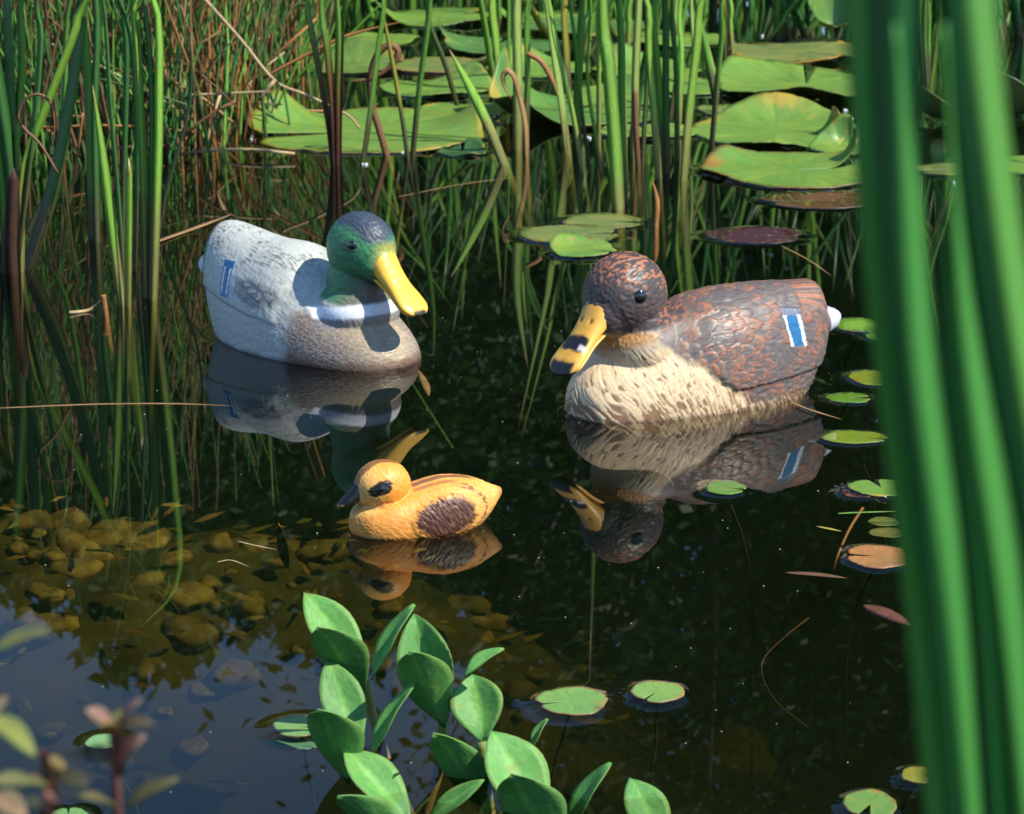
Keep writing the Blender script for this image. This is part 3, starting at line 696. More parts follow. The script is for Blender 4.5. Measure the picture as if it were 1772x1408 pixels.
clump('reed_clump', 'slender dark reed standing at the left rim of the large right lily pads', RG, [([(1230, 274), (1240, 150), (1249, 60), (1250, -5)], 10, 'mid', {'face': L_}), ([(1256, 100), (1256, 40), (1252, -8)], 9, 'yellow'), ([(1268, 100), (1264, 40), (1262, -8)], 7, 'bright')])
def rand_clump(label, cx, by, n, spread, w0, w1, kinds):
    bl = []
    for _ in range(n):
        b = cx + random.uniform(-.5, .5) * spread; y = by + random.uniform(-8, 8); tx = b + random.gauss(0, spread * .25)
        bl.append(([(b, y), ((b + tx) / 2 + random.uniform(-3, 3), y * .5), (tx, -6)], random.uniform(w0, w1), random.choice(kinds)))
    clump('reed_clump', label, RG, bl)
rand_clump('dark reed clump at the back, beside the upright lily leaf', 1350, 66, 12, 110, 8, 14, ['dark', 'dark', 'mid'])
rand_clump('thin reed clump at the back above the curled dead leaf', 870, 50, 6, 60, 6, 11, ['mid', 'dark'])
rand_clump('back reed clump between the crossed straw and the lily pads', 500, 90, 9, 60, 7, 12, ['mid', 'bright', 'dull'])
rand_clump('slim reed clump in the gap between the two blurred foreground leaves', 1608, 140, 4, 26, 6, 10, ['mid', 'dull'])
rand_clump('dark reed clump behind the blurred leaves at the right', 1735, 60, 7, 60, 8, 14, ['dark', 'mid'])
rand_clump('pale reed clump at the back, right of the central reeds', 1195, 60, 8, 60, 7, 12, ['mid', 'bright', 'pale'])
rand_clump('reed clump behind the central reeds, rising through the lily pads', 1030, 90, 6, 150, 8, 14, ['mid', 'bright', 'dull', 'yellow'])

# dead leaves and stalks, each its own
def dead(name, label, pts, wpx, kind='dry', cat='dead stalk', group=None, under=0.0, tube=False, Y=None, zs=None, wf=None, face=None, n=16):
    if zs is not None: path = [P(p[0], p[1], z) for p, z in zip(pts, zs)]
    elif Y: path = [PY(p[0], p[1], Y) for p in pts]
    else: path, _ = px_path(pts, 0, None, under)
    o = path[0].copy(); wid = wpx * mpp(o); c = jitc(GRN[kind], .1); mb = MB()
    cols = lambda t: lerpc(c, GRN['brown'], .35 * (math.sin(t * 17) * .5 + .5))
    if tube: tube_into(mb, path, wid * .5, cols, n, 6, lambda t: 1 - .35 * t)
    else: blade_into(mb, path, wid, cols, face or Vector((.2, -1, .3)), n, .16, .25, wf)
    return tag(link(name, mb.mesh(name, o), M_DRY, None, o), label, cat, group)
DG = 'dead stalks caught among the reeds'
dead('dead_stalk', 'long pale bent straw slanting down from the top among the rushes', [(352, -4), (418, 70), (476, 140), (530, 164), (600, 198), (622, 222)], 7, 'straw', group=DG, tube=True, Y=4.75, n=26)
dead('dead_stalk', 'short pale straw lying level in front of the rushes', [(324, 165), (400, 161), (466, 158)], 6, 'straw', group=DG, tube=True, Y=4.78)
dead('dead_stalk', 'short broken side piece hanging at the bend of the long straw', [(474, 140), (460, 158), (450, 170)], 7, 'straw', group=DG, tube=True, Y=4.74, n=5)
dead('dead_stalk', 'orange brown blade arching from the rushes across the back lily pads', [(455, 135), (520, 100), (600, 62), (700, 36)], 6, 'rust', group=DG, Y=4.9)
dead('dead_stalk', 'thin brown stalk bending to the water at the edge of the rushes', [(376, 245), (320, 190), (290, 110), (280, 60)], 4, 'dry', group=DG, under=.1, tube=True)
dead('dead_stalk', 'thin pale stalk standing in front of the rushes', [(324, 200), (312, 140), (318, 40), (322, -10)], 5, 'straw', group=DG, tube=True, Y=4.8)
dead('dead_leaf', 'curled brown dead leaf looped above the back lily pads', [(669, 268), (655, 220), (643, 178), (642, 130), (652, 96), (672, 78), (688, 86), (684, 105), (662, 126), (632, 138), (600, 140)], 12, 'brown', 'dead leaf', under=.1, n=34)
dead('dead_leaf', 'tan dead leaf bent over like a hook in front of the pale reeds', [(912, 270), (909, 215), (900, 170), (890, 134), (878, 122), (870, 134), (874, 152), (886, 172)], 11, 'dry', 'dead leaf', under=.2, n=30, face=Vector((.5, -.8, .3)))
dead('dead_leaf', 'orange dead blade drooping between the pale reeds and the centre', [(912, 92), (935, 105), (954, 135), (966, 168)], 10, 'rust', 'dead leaf', Y=4.72)
dead('dead_leaf', 'short brown pointed leaf stub standing out of the dark water', [(1135, 392), (1137, 350), (1130, 314)], 10, 'rust', 'dead leaf', under=.06)
dead('dead_leaf', 'thin brown leaf curled into a loop on the left reeds', [(100, 300), (70, 250), (40, 220), (32, 195), (48, 168), (72, 164), (90, 185), (94, 230), (86, 275)], 5, 'brown', 'dead leaf', Y=3.6, n=30)
dead('dead_leaf', 'orange dead leaf hanging down left of the bright reed clump', [(143, 195), (136, 250), (124, 330), (122, 352)], 5, 'rust', 'dead leaf', Y=3.95)
dead('dead_leaf', 'flat tan blade lying on the water behind the drake', [(268, 418), (330, 396), (402, 370)], 12, 'dry', 'dead leaf', zs=(.004, .004, .02), face=Vector((0, -.2, 1)))
dead('dead_leaf', 'small orange stalk stub sticking up left of the drake', [(183, 545), (181, 530), (178, 510)], 13, 'rust', 'dead leaf', under=.06, wf=lambda t: .8)
dead('dead_leaf', 'bent pale twig lying against the small orange stub', [(120, 541), (155, 536), (176, 518)], 6, 'straw', 'dead leaf', zs=(.003, .003, .02))
dead('floating_straw', 'long thin straw floating level across the left water', [(-10, 706), (160, 699), (300, 698), (403, 702)], 5, 'dry', 'straw', 'straws floating on the water', zs=(.003,) * 4, face=Vector((0, -.2, 1)))
dead('floating_straw', 'thin tan grass stem floating under the hen tail', [(1366, 694), (1400, 708), (1458, 726)], 5, 'dry', 'straw', 'straws floating on the water', zs=(.003,) * 3, face=Vector((0, -.2, 1)))
dead('floating_straw', 'short pale stem floating on the shallows below the drake', [(412, 936), (440, 943), (480, 951)], 3, 'straw', 'straw', 'straws floating on the water', zs=(.003,) * 3, face=Vector((0, -.2, 1)))
dead('floating_straw', 'curved pale stem floating left of the duckling', [(376, 972), (400, 969), (432, 981)], 3, 'straw', 'straw', 'straws floating on the water', zs=(.003,) * 3, face=Vector((0, -.2, 1)))
dead('floating_straw', 'green grass stem floating among the right hand pads', [(1450, 888), (1490, 886), (1565, 884)], 5, 'mid', 'straw', 'straws floating on the water', zs=(.003,) * 3, face=Vector((0, -.2, 1)))
dead('floating_straw', 'thin yellowish stem drifting before the central reeds', [(690, 340), (800, 318), (900, 306)], 3, 'dry', 'straw', 'straws floating on the water', zs=(.003,) * 3, face=Vector((0, -.2, 1)))
dead('floating_straw', 'fine brown stem trailing from the purple lily pad', [(1352, 425), (1400, 450), (1440, 478)], 3, 'dry', 'straw', 'straws floating on the water', zs=(.003,) * 3, face=Vector((0, -.2, 1)))
leafw = lambda t: max(.05, math.sin(math.pi * min(1, t * 1.02)) ** .6)
dead('floating_leaf', 'narrow brown leaf floating on the dark water at the right', [(1358, 990), (1410, 993), (1465, 1000)], 13, 'brown', 'dead leaf', zs=(.003,) * 3, face=Vector((0, -.2, 1)), wf=leafw)
dead('floating_leaf', 'dark red leaf floating at the edge of the blurred blades', [(1494, 1046), (1530, 1060), (1575, 1082)], 34, 'red', 'dead leaf', zs=(.003,) * 3, face=Vector((0, -.2, 1)), wf=leafw)
dead('floating_leaf', 'tiny yellow green leaf sliver floating right of the hen reflection', [(1412, 910), (1432, 914), (1456, 919)], 7, 'yellow', 'dead leaf', zs=(.003,) * 3, face=Vector((0, -.2, 1)), wf=leafw)
dead('underwater_leaf_shape', 'upright brown leaf shape under water left of the duckling, imitating a leaf reflection', [(500, 985), (490, 950), (482, 905)], 18, 'dry', 'dead leaf', zs=(-.10, -.06, -.015), wf=leafw)  # leaf shape added under water, standing in for a dead leaf's reflection
dead('underwater_leaf_shape', 'small tan leaf shape under water right of the drake breast', [(724, 640), (735, 665), (742, 685)], 16, 'dry', 'dead leaf', zs=(-.015, -.02, -.03), wf=leafw)  # tan leaf shape set just below the water surface
dead('sunken_stalk', 'orange lily stem curving under the pink lily pad', [(1496, 874), (1470, 915), (1450, 960), (1440, 990)], 6, 'rust', 'stem', tube=True, zs=(-.01, -.03, -.05, -.07))
dead('sunken_stalk', 'long reddish stem curving deep in the dark water at the right', [(1440, 1040), (1360, 1100), (1318, 1150), (1340, 1210), (1400, 1260)], 3.5, 'sheath', 'stem', tube=True, zs=(-.05, -.07, -.08, -.10, -.12), n=24)

# ---- rushes: tufts in front are things, the thick of the bed is one mass
def rush_into(mb, B, hgt, lean, kind, r):
    c = jitc(GRN[kind], .25); top = B + Vector((lean[0], lean[1], hgt)); mid = B.lerp(top, .5) + Vector((random.uniform(-.02, .02), random.uniform(-.02, .02), .02 * hgt))
    tube_into(mb, [B - Vector((0, 0, .3)), B, mid, top], r, lambda t: c, 7, 4, lambda t: 1 - .75 * t)
def rush_tuft(label, px, py, n, spread, kinds):
    B0 = P(px, py); t = empty('rush_tuft', B0, label, 'rushes', 'rush tufts along the back of the pond')
    for _ in range(n):
        mb = MB(); B = B0 + Vector((random.gauss(0, spread), random.gauss(0, spread * .6), 0)); k = random.choice(kinds)
        rush_into(mb, B, random.uniform(.45, .75), (random.gauss(0, .10), random.gauss(0, .08)), k, random.uniform(.003, .0055))
        link('stem', mb.mesh('stem', B0), M_DRY if k in ('brown', 'dry', 'rust', 'straw') else M_BLADE, t)
mixd = ['brown', 'dry', 'rust', 'mid', 'dark', 'mid', 'dark', 'brown']
for lab, px, py, n, kk in (('rush tuft of dark green stems right of the level straw', 405, 225, 16, ['dark', 'mid', 'dark', 'brown']), ('brown rush tuft behind the level straw', 350, 238, 16, ['brown', 'dry', 'rust', 'dark']),
                           ('mixed rush tuft behind the tall bright reed clump', 250, 262, 16, mixd), ('rush tuft between the V shaped reeds and the left edge clump', 130, 285, 16, mixd), ('green rush tuft at the far left edge', 20, 300, 16, ['mid', 'dark', 'brown']),
                           ('thin rush tuft at the right end of the rush bed', 455, 190, 12, ['mid', 'brown', 'dark', 'dry'])):
    rush_tuft(lab, px, py, n, .07, kk)
mb = MB()
for _ in range(2100):
    Y = random.uniform(4.75, 7.2); px = random.uniform(-120, 470 if Y < 5.6 else 560)
    if Y < 4.95 and px > 390: continue
    B = PY(px, 300, Y); B.z = 0
    rush_into(mb, B, random.uniform(.35, .80), (random.gauss(0, .14), random.gauss(0, .10)), random.choice(mixd + ['dark', 'dull']), random.uniform(.0025, .006))
for _ in range(130):                                    # bent and fallen stems low in the bed
    Y = random.uniform(4.7, 5.6); B = PY(random.uniform(-60, 420), 300, Y); B.z = random.uniform(0, .12)
    d = Vector((random.uniform(-1, 1), random.uniform(-.3, .3), random.uniform(-.05, .9))).normalized() * random.uniform(.12, .4); c = jitc(GRN[random.choice(['dry', 'brown', 'rust', 'straw', 'dull'])], .3)
    tube_into(mb, [B, B + d * .5 + Vector((0, 0, .01)), B + d], random.uniform(.0015, .004), lambda t: c, 4, 4)
tag(link('rush_bed', mb.mesh('rush_bed'), M_DRY), kind='stuff')
mb = MB()
for _ in range(900):                                    # reeds at the back of the pond, all across
    X = random.uniform(-3.0, 3.2); Y = random.uniform(7.0, 9.0); B = Vector((X, Y, 0)); hgt = random.uniform(.6, 1.1); c = jitc(GRN[random.choice(['mid', 'dark', 'dark', 'dull', 'bright'])], .25)
    top = B + Vector((random.gauss(0, .2), random.gauss(0, .15), hgt)); mid = B.lerp(top, .5) + Vector((random.uniform(-.05, .05), 0, .05))
    blade_into(mb, [B - Vector((0, 0, .2)), B, mid, top], random.uniform(.012, .028), lambda t: c, Vector((random.uniform(-1, 1), -1, 0)).normalized(), 8)
tag(link('reed_bed', mb.mesh('reed_bed'), M_BLADE), kind='stuff')

# ---- the thicket on the far bank (seen mirrored in the water): leaf sprays on real branches
def thicket():
    mb = MB(); ctrs, shs = [], []
    for _ in range(420):
        x = random.uniform(-7.5, 6.5); y = random.uniform(9.8, 12.5)
        hmax = (2.1 + .2 * math.sin(x * 1.7) if x < -1.5 else 2.6) if x < .3 else 3.6 + 2.6 * min(1, (x - .3) / .8) + .6 * math.sin(x * 2.3)
        base = Vector((x, y, .2)); zt = random.uniform(.55, 1.0) * hmax
        br = [base, base + Vector((random.gauss(0, .2), random.gauss(0, .2), zt * .5)), base + Vector((random.gauss(0, .5), random.gauss(0, .4), zt))]
        tube_into(mb, br, .025, lambda t: (.04, .03, .02), 6, 5, lambda t: 1 - .8 * t); cc = curve(br, 12)
        for k in range(8):
            ctrs.append(cc[random.randint(3, 11)] + Vector((random.gauss(0, .35), random.gauss(0, .3), random.gauss(0, .25)))); shs.append(jitc((.038, .085, .026), .12))
    K = 120; c = np.repeat(np.array(ctrs), K, 0); n = len(c)
    p = c + rng.normal(0, 1, (n, 3)) * np.array((.23, .23, .19)); sz = rng.uniform(.022, .048, n)[:, None]
    a = rng.normal(0, 1, (n, 3)) * np.array((1, 1, .6)); a /= np.linalg.norm(a, axis=1)[:, None]
    b = np.cross(a, rng.normal(0, 1, (n, 3))); b /= np.linalg.norm(b, axis=1)[:, None]
    m = 85000; bx = rng.uniform(-7, 7, m); bh = np.interp(bx, [-7, -2.2, -1.3, -.2, .2, 1.0, 7], [3.7, 3.95, 4.3, 4.5, 5.3, 7.4, 7.6]) + .25 * np.sin(bx * 2.1) + .15 * np.sin(bx * 5.3)   # the shaded heart of the thicket
    p = np.vstack([p, np.c_[bx, rng.uniform(12.4, 13.6, m), 1.2 + (bh - 1.2) * rng.uniform(0, 1, m) ** .9]]); s2 = rng.uniform(.05, .10, m)[:, None]; sz = np.vstack([sz, s2])
    a2 = rng.normal(0, 1, (m, 3)); a2 /= np.linalg.norm(a2, axis=1)[:, None]; b2 = np.cross(a2, rng.normal(0, 1, (m, 3))); b2 /= np.linalg.norm(b2, axis=1)[:, None]; a = np.vstack([a, a2]); b = np.vstack([b, b2]); n = len(p)
    V = np.stack([p - a * sz, p + b * sz * .5, p + a * sz, p - b * sz * .5], 1).reshape(-1, 3); col = np.repeat(np.vstack([np.repeat(np.array(shs), K, 0), np.tile(np.array((.036, .08, .026)), (m, 1))]), 4, 0)
    b0 = len(mb.v); allv = np.vstack([np.array(mb.v), V]); allc = np.vstack([np.array(mb.c), col])
    me = bpy.data.meshes.new('bank_thicket'); me.from_pydata(allv.tolist(), [], mb.f + (np.arange(4 * n).reshape(-1, 4) + b0).tolist()); me.update(); set_col(me, allc)
    return tag(link('bank_thicket', me, M_WILD), kind='stuff')
thicket()

# ------------------------------------------------------------------ lily pads
RINGS = []                                              # outlines at which the water climbs: (points, height)
def pad(label, px, py, hw, asp=1.0, rot=0.0, col=(.085, .20, .035), notch=.22, z=.003, lift=None, wav=.0, cat='lily pad', group='lily pads floating on the pond', rim=None, big=False, tilt=(0, 0), name='lily_pad', seed=None, under=(.10, .14, .05)):
    """px, py: centre pixel, hw: half width in pixels, asp: depth / width, rot: where the slit points (degrees, 0 = right, 90 = away), lift: list of (angle, spread, height, curl)"""
    rr = random.Random(seed if seed is not None else int(px * 13 + py)); c0 = P(px, py, max(0, z)); rad = hw * mpp(c0)
    nr, ns = (18, 112) if big else (10, 80)
    ph = [rr.uniform(0, 6.3) for _ in range(5)]; mb = MB()
    bites = [(rr.uniform(0, 6.3), rr.uniform(.02, .06), rr.uniform(.02, .07)) for _ in range(rr.choice([1, 2, 3, 4]))]; burn = [(rr.uniform(0, 6.3), rr.uniform(.06, .30), rr.uniform(.72, .92), rr.choice([(.26, .14, .04), (.34, .28, .05), (.15, .08, .03)])) for _ in range(rr.choice([1, 2, 3]))]; vs, cs, us = [], [], []; out = []
    hn = notch * .5
    for k in range(nr + 1):
        f = k / nr
        for i in range(ns + 1):
            s = i / ns; th = R(rot) + hn + (2 * math.pi - 2 * hn) * s
            e = 1 + .035 * math.sin(3 * th + ph[0]) + .025 * math.sin(5 * th + ph[1]) + .012 * math.sin(11 * th + ph[2])
            lobe = 1 - .10 * math.exp(-((min(s, 1 - s)) / .018) ** 2)
            for (ba, bw, bd) in bites: e -= bd * math.exp(-(((th - ba + math.pi) % 6.2832 - math.pi) / bw) ** 2)
            q = rad * f * e * lobe; x_, y_ = q * math.cos(th), q * math.sin(th) * asp
            zz = wav * f * f * (math.sin(3 * th + ph[3]) + .6 * math.sin(5 * th + ph[4])) * rad
            vein = abs(math.sin(th * 9 + 2 * math.sin(f * 2)))
            zz += .0016 * (rad / .08) * f * min(1, vein * 2.5) * .5
            for (la, ls, lh, lc) in (lift or []):
                da = (th - R(la) + math.pi) % (2 * math.pi) - math.pi; g = math.exp(-(da / R(ls)) ** 2) * max(0, (f - .45) / .55) ** 1.6
                zz += lh * g; x_ -= lc * g * math.cos(th); y_ -= lc * g * math.sin(th)
            zz += tilt[0] * x_ + tilt[1] * y_
            vs.append((c0.x + x_, c0.y + y_, max(z, 0) * 1.0 + max(zz, -.003 if z > 0 else -1) + (z if z < 0 else 0))); us.append((th / 6.283, f))
            c = lerpc(col, (col[0] * 2.0, col[1] * 1.45, col[2] * 1.3), max(0, 1 - vein * 6) * .7 * (1 - .6 * f))
            if rim: c = lerpc(c, rim, max(0, (f - .90) / .10) ** 1.5 * .9)
            for (ba, bw, bf, bc_) in burn: c = lerpc(c, bc_, .85 * math.exp(-(((th - ba + math.pi) % 6.2832 - math.pi) / bw) ** 2) * float(sstep(bf, min(1.0, bf + .14), f + .04 * math.sin(th * 37))))
            cs.append(c)
            if k == nr: out.append((c0.x + x_, c0.y + y_))
    n1 = len(vs); W = ns + 1
    vs += [(a, b, c - .0012 - rad * .006) for a, b, c in vs]; cs += [under] * n1; us += us[:n1]
    fs = []
    for k in range(nr):
        for i in range(ns):
            a = k * W + i; fs.append((a, a + W, a + W + 1, a + 1)); fs.append((n1 + a, n1 + a + 1, n1 + a + W + 1, n1 + a + W))
    e0 = nr * W
    for i in range(ns): fs.append((e0 + i, n1 + e0 + i, n1 + e0 + i + 1, e0 + i + 1))
    for k in range(nr):
        a, b = k * W, (k + 1) * W; fs.append((a, n1 + a, n1 + b, b)); fs.append((a + ns, b + ns, n1 + b + ns, n1 + a + ns))
    mb.add(vs, fs, cs, us); me = mb.mesh(name, c0); o = link(name, me, M_PAD, None, c0)
    tag(o, label, cat, group)
    if z > 0:
        mst = MB(); tube_into(mst, [Vector((0, 0, -.003)), Vector((rr.uniform(-.04, .04), .03, -.12)), Vector((rr.uniform(-.12, .12), .08, -.40))], .0011 * max(1, rad / .06), lambda t: (.05, .04, .02), 8, 5)
        link('stem', mst.mesh('stem'), M_DRY, o)
    if z > 0: RINGS.append((out, .004 if not big else .005))
    return o
LG, LP, LY, LB = (.110, .245, .045), (.12, .18, .055), (.15, .24, .03), (.06, .18, .05)
BG = 'broad lily pads at the back of the pond'
pad('broad lily pad with yellow left tip behind the red based reed fan', 640, 226, 212, 1.0, 200, LG, .16, .006, [(150, 22, .07, .02), (300, 25, -.01, 0), (10, 20, .06, .03)], .03, group=BG, big=True, rim=(.22, .20, .03))
pad('shiny lily pad with its left side rolled up beside the curled dead leaf', 975, 196, 150, .98, 60, (.075, .20, .045), .15, .006, [(165, 45, .13, .05), (235, 20, .05, 0)], .03, group=BG, big=True)
pad('streaky lily pad behind the crossing slim reeds', 752, 150, 98, 1.0, 120, LG, .16, .006, [(40, 30, .04, 0)], .03, group=BG, big=True)
pad('lily pad at the back under the orange arching blade', 618, 112, 96, 1.05, 20, (.085, .18, .035), .15, .006, [(90, 40, .05, 0)], .03, group=BG, big=True)
pad('lily pad with brown edged right rim under the curled brown loop', 760, 112, 88, 1.0, 330, LP, .15, .006, [(0, 30, .03, 0)], .02, group=BG, big=True, rim=(.30, .16, .03))
pad('lily pad behind the pale upright reeds at the back', 860, 78, 105, 1.1, 80, LB, .15, .006, [(180, 30, .06, 0)], .03, group=BG, big=True)
pad('topmost lily pad at the back, left of the pale reeds', 755, 28, 112, 1.1, 30, LG, .15, .006, [(200, 25, .05, 0)], .03, group=BG, big=True)
pad('dark lily pad at the very back behind the central reeds', 1010, 45, 110, 1.1, 200, LB, .15, .006, None, .03, group=BG, big=True)
pad('lily pad behind the central reeds with half hidden rim', 1120, 120, 95, 1.1, 30, LG, .15, .006, [(120, 30, .05, 0)], .03, group=BG, big=True)
pad('lily pad glimpsed between the pale reed pair and the orange dead blade', 935, 118, 92, 1.05, 60, LG, .15, .006, [(120, 30, .05, 0)], .03, group=BG, big=True)
pad('lily pad glimpsed behind the broadest bright reed', 1060, 168, 100, 1.0, 300, LG, .15, .006, [(60, 30, .04, 0)], .03, group=BG, big=True)
pad('lily pad behind the slender dark reed at the rim of the right pads', 1195, 148, 84, 1.1, 120, LG, .15, .006, None, .03, group=BG, big=True)
pad('lily pad in the gap left of the topmost lily pad', 655, 66, 70, 1.1, 200, LG, .15, .006, None, .03, group=BG, big=True)
pad('lily pad at the end of the orange arching blade, near the back rushes', 545, 78, 60, 1.1, 40, LP, .15, .006, None, .03, group=BG, big=True)
pad('lily pad at the top between the pale reed pair and the central reeds', 930, 30, 80, 1.2, 300, LG, .15, .006, [(200, 30, .05, 0)], .03, group=BG, big=True)
pad('lily pad at the back, just left of the dark back reed clump', 1160, 66, 86, 1.2, 160, LG, .15, .006, None, .03, group=BG, big=True)
pad('lily pad peeping out left of the largest right lily pad', 1268, 190, 62, 1.0, 200, LP, .15, .004, None, .02, group=BG, big=True)
pad('lily pad between the middle and frontmost right pads, by the blurred blade', 1470, 255, 70, 1.0, 70, LG, .15, .004, [(90, 40, .06, .02)], .02, group=BG, big=True)
pad('lily pad close behind the broad pad with yellow left tip', 800, 190, 80, 1.0, 250, LG, .15, .004, None, .02, group=BG, big=True)
pad('lily pad under the feet of the leaning bright reeds', 1120, 225, 85, .9, 100, LG, .15, .006, None, .02, group=BG, big=True)
pad('largest right lily pad with its front rim folded over the next pad', 1395, 146, 156, 1.25, 80, LG, .14, .008, [(265, 26, .035, .03), (140, 30, .05, .0)], .03, group=BG, big=True)
pad('lily pad with upturned back rim in the middle of the right pads', 1345, 224, 146, 1.2, 340, LG, .14, .006, [(80, 35, .05, 0), (330, 14, .06, .05)], .025, group=BG, big=True)
pad('frontmost broad lily pad at the right, edged brown along the water', 1375, 293, 156, 1.05, 10, LG, .14, .005, [(140, 20, .03, 0), (25, 18, .07, .04)], .02, group=BG, big=True, rim=(.14, .10, .03))
pad('dull lily pad lying behind the right pads under the orange rimmed edge', 1390, 88, 135, 1.0, 300, LP, .14, .006, None, .03, group=BG, big=True, rim=(.40, .22, .02))
pad('cupped lily leaf standing upright at the back right', 1450, 45, 52, .55, 260, (.07, .19, .04), .14, .05, [(90, 90, .26, -.02), (20, 40, .18, 0)], .03, group=BG, big=True)
pad('lily pad seen in the gap between the blurred blades, lower one', 1640, 292, 60, .95, 200, LP, .14, .005, None, .03, group=BG, big=True)
pad('lily pad seen in the gap between the blurred blades, upper one', 1650, 200, 85, 1.0, 120, LB, .14, .02, [(200, 60, .08, 0)], .03, group=BG, big=True)
pad('lily pad half hidden at the right edge beyond the blurred blades', 1790, 285, 90, .9, 120, LG, .14, .005, None, .03, group=BG, big=True)
pad('dark lily leaf at the right edge behind the blurred blades', 1760, 190, 90, 1.0, 80, LB, .14, .02, [(230, 60, .10, 0)], .03, group=BG, big=True)
pad('brown rotting lily pad half sunk before the right pads', 1420, 346, 100, .75, 200, (.09, .055, .025), .14, .002, None, .012, group=BG, big=True)
pad('small dark lily leaf folded up at the water beside the dull brown bud', 800, 262, 42, .8, 90, (.03, .10, .03), .2, .004, [(60, 50, .02, 0)], .05)
pad('flat olive lily pad in the middle water, left one of two', 985, 405, 87, .95, 8, LP, .18, .003, None, .0, rim=(.12, .12, .03))
pad('flat olive lily pad in the middle water, right one of two', 1043, 382, 70, .95, 350, LP, .25, .003, None, .0, rim=(.14, .12, .03))
pad('bright lily leaf with a raised curled left edge lying over the olive pads', 1008, 430, 58, 1.1, 330, (.11, .24, .045), .18, .006, [(150, 40, .020, .006), (95, 40, .008, 0)], .03)
pad('dark purple lily pad floating behind the hen', 1306, 406, 84, .85, 350, (.045, .018, .032), .14, .003, None, .004)
pad('small lily pad touching the hen tail', 1490, 562, 48, 1.0, 10, (.10, .26, .03), .2, .003, None, 0)
pad('small lily pad half hidden behind the blade right of the hen tail', 1532, 582, 34, 1.0, 30, (.10, .25, .03), .2, .003, None, 0)
pad('small yellow green lily pad right of the hen by the blurred blade', 1510, 653, 42, 1.15, 345, LY, .2, .003, None, 0)
pad('small notched lily pad right of the hen waterline', 1469, 688, 40, .75, 5, (.10, .24, .03), .5, .003, None, 0)
pad('pointed yellow green leaf floating right of the hen reflection', 1478, 756, 58, .65, 340, (.15, .25, .025), .2, .003, None, 0)
pad('notched lily pad overlapping a dark leaf by the blurred blade', 1525, 843, 56, .85, 100, LG, .35, .004, None, 0)
pad('dark maroon leaf half under the notched lily pad', 1490, 852, 36, .7, 10, (.045, .012, .012), .2, .002, None, .01)
pad('small dull submerged pad between the notched pad and the pink pad', 1530, 884, 27, .9, 10, LP, .2, -.012, None, 0)
pad('small round submerged pad just above the pink pad', 1536, 903, 32, .8, 10, (.12, .16, .05), .2, -.012, None, 0)
pad('pinkish lily pad with an open slit by the blurred blade', 1520, 962, 60, 1.0, 172, (.33, .20, .10), .26, .003, None, 0, rim=(.35, .12, .06))
pad('single small lily pad floating on the hen reflection', 1255, 843, 36, 1.05, 340, (.085, .24, .045), .3, .003, None, 0)
pad('larger of two lily pads floating in the dark front water', 990, 1212, 62, 1.0, 195, (.12, .28, .075), .14, .004, None, 0, rim=(.20, .09, .05))
pad('smaller of two lily pads floating in the dark front water', 1138, 1196, 47, 1.0, 235, (.12, .28, .075), .14, .004, None, 0, rim=(.20, .07, .05))
pad('lily pad floating left of the bogbean leaves', 518, 1255, 46, 1.0, 330, (.12, .28, .09), .2, .004, None, 0, rim=(.15, .12, .06))
pad('narrow half sunken pad below the pad left of the bogbean', 505, 1281, 46, .45, 330, (.08, .20, .09), .2, -.003, None, 0, tilt=(-.08, 0))
pad('wavy kidney shaped lily pad at the bottom right', 1506, 1390, 46, 1.25, 245, (.10, .23, .055), .5, .004, None, 0, rim=(.16, .12, .05))
pad('torn yellowish pad at the foot of the blurred blades', 1592, 1340, 36, .95, 350, (.20, .24, .04), .7, .003, None, 0, rim=(.2, .08, .04))
pad('small oval pad behind the blurred red stemmed plant', 178, 1282, 30, 1.0, 330, (.12, .30, .13), .15, .004, None, 0)
pad('lily pad rim peeping in at the bottom left edge of the picture', 118, 1412, 34, 1.0, 100, (.10, .26, .08), .15, .004, None, 0)

# ------------------------------------------------------------------ bogbean
def leaf_mesh(base, tip, hw, up, col, fold=.25, curl=.10, n=12, m=4, origin=None, back=None):
    """an obovate leaflet from base to tip; `up` is the side its upper face looks to"""
    ax = tip - base; L = ax.length; ax.normalize(); f = (up - ax * up.dot(ax)).normalized(); side = ax.cross(f)
    mb = MB(); vs, cs, us = [], [], []
    for k in range(n + 1):
        t = k / n; wd = hw * (max(0, math.sin(math.pi * t ** 1.12)) ** .80) * (1 - .05 * t) if 0 < k < n else hw * (.05 if k == 0 else .03)
        for i in range(-m, m + 1):
            s = i / m; p = base + ax * (L * t) + side * (wd * s) + f * (wd * (abs(s) ** 1.3) * fold - L * curl * (t - .5) ** 2 * 1.2 + .015 * L * math.sin(t * 9 + s * 2))
            vs.append(p); us.append((s * .5 + .5, t)); rimk = max(0, (abs(s) - .8) / .2)
            c = lerpc(col, (col[0] * 1.6, col[1] * 1.35, col[2] * 1.3), max(0, 1 - abs(s) * 9)); cs.append(lerpc(c, (.22, .28, .08), rimk * .35))
    W = 2 * m + 1; n1 = len(vs); vs += [p - f * .0009 for p in vs]; cs += cs; us += us
    fs = []
    for k in range(n):
        for i in range(W - 1):
            a = k * W + i; fs.append((a, a + 1, a + W + 1, a + W)); fs.append((n1 + a, n1 + a + W, n1 + a + W + 1, n1 + a + 1))
        a, b = k * W, (k + 1) * W; fs.append((a, b, n1 + b, n1 + a)); fs.append((a + W - 1, n1 + a + W - 1, n1 + b + W - 1, b + W - 1))
    for i in range(W - 1): fs.append((i, n1 + i, n1 + i + 1, i + 1)); a = n * W + i; fs.append((a, a + 1, n1 + a + 1, n1 + a))
    mb.add(vs, fs, cs, us); return mb.mesh('leaf', origin)
BC = (.10, .31, .075)
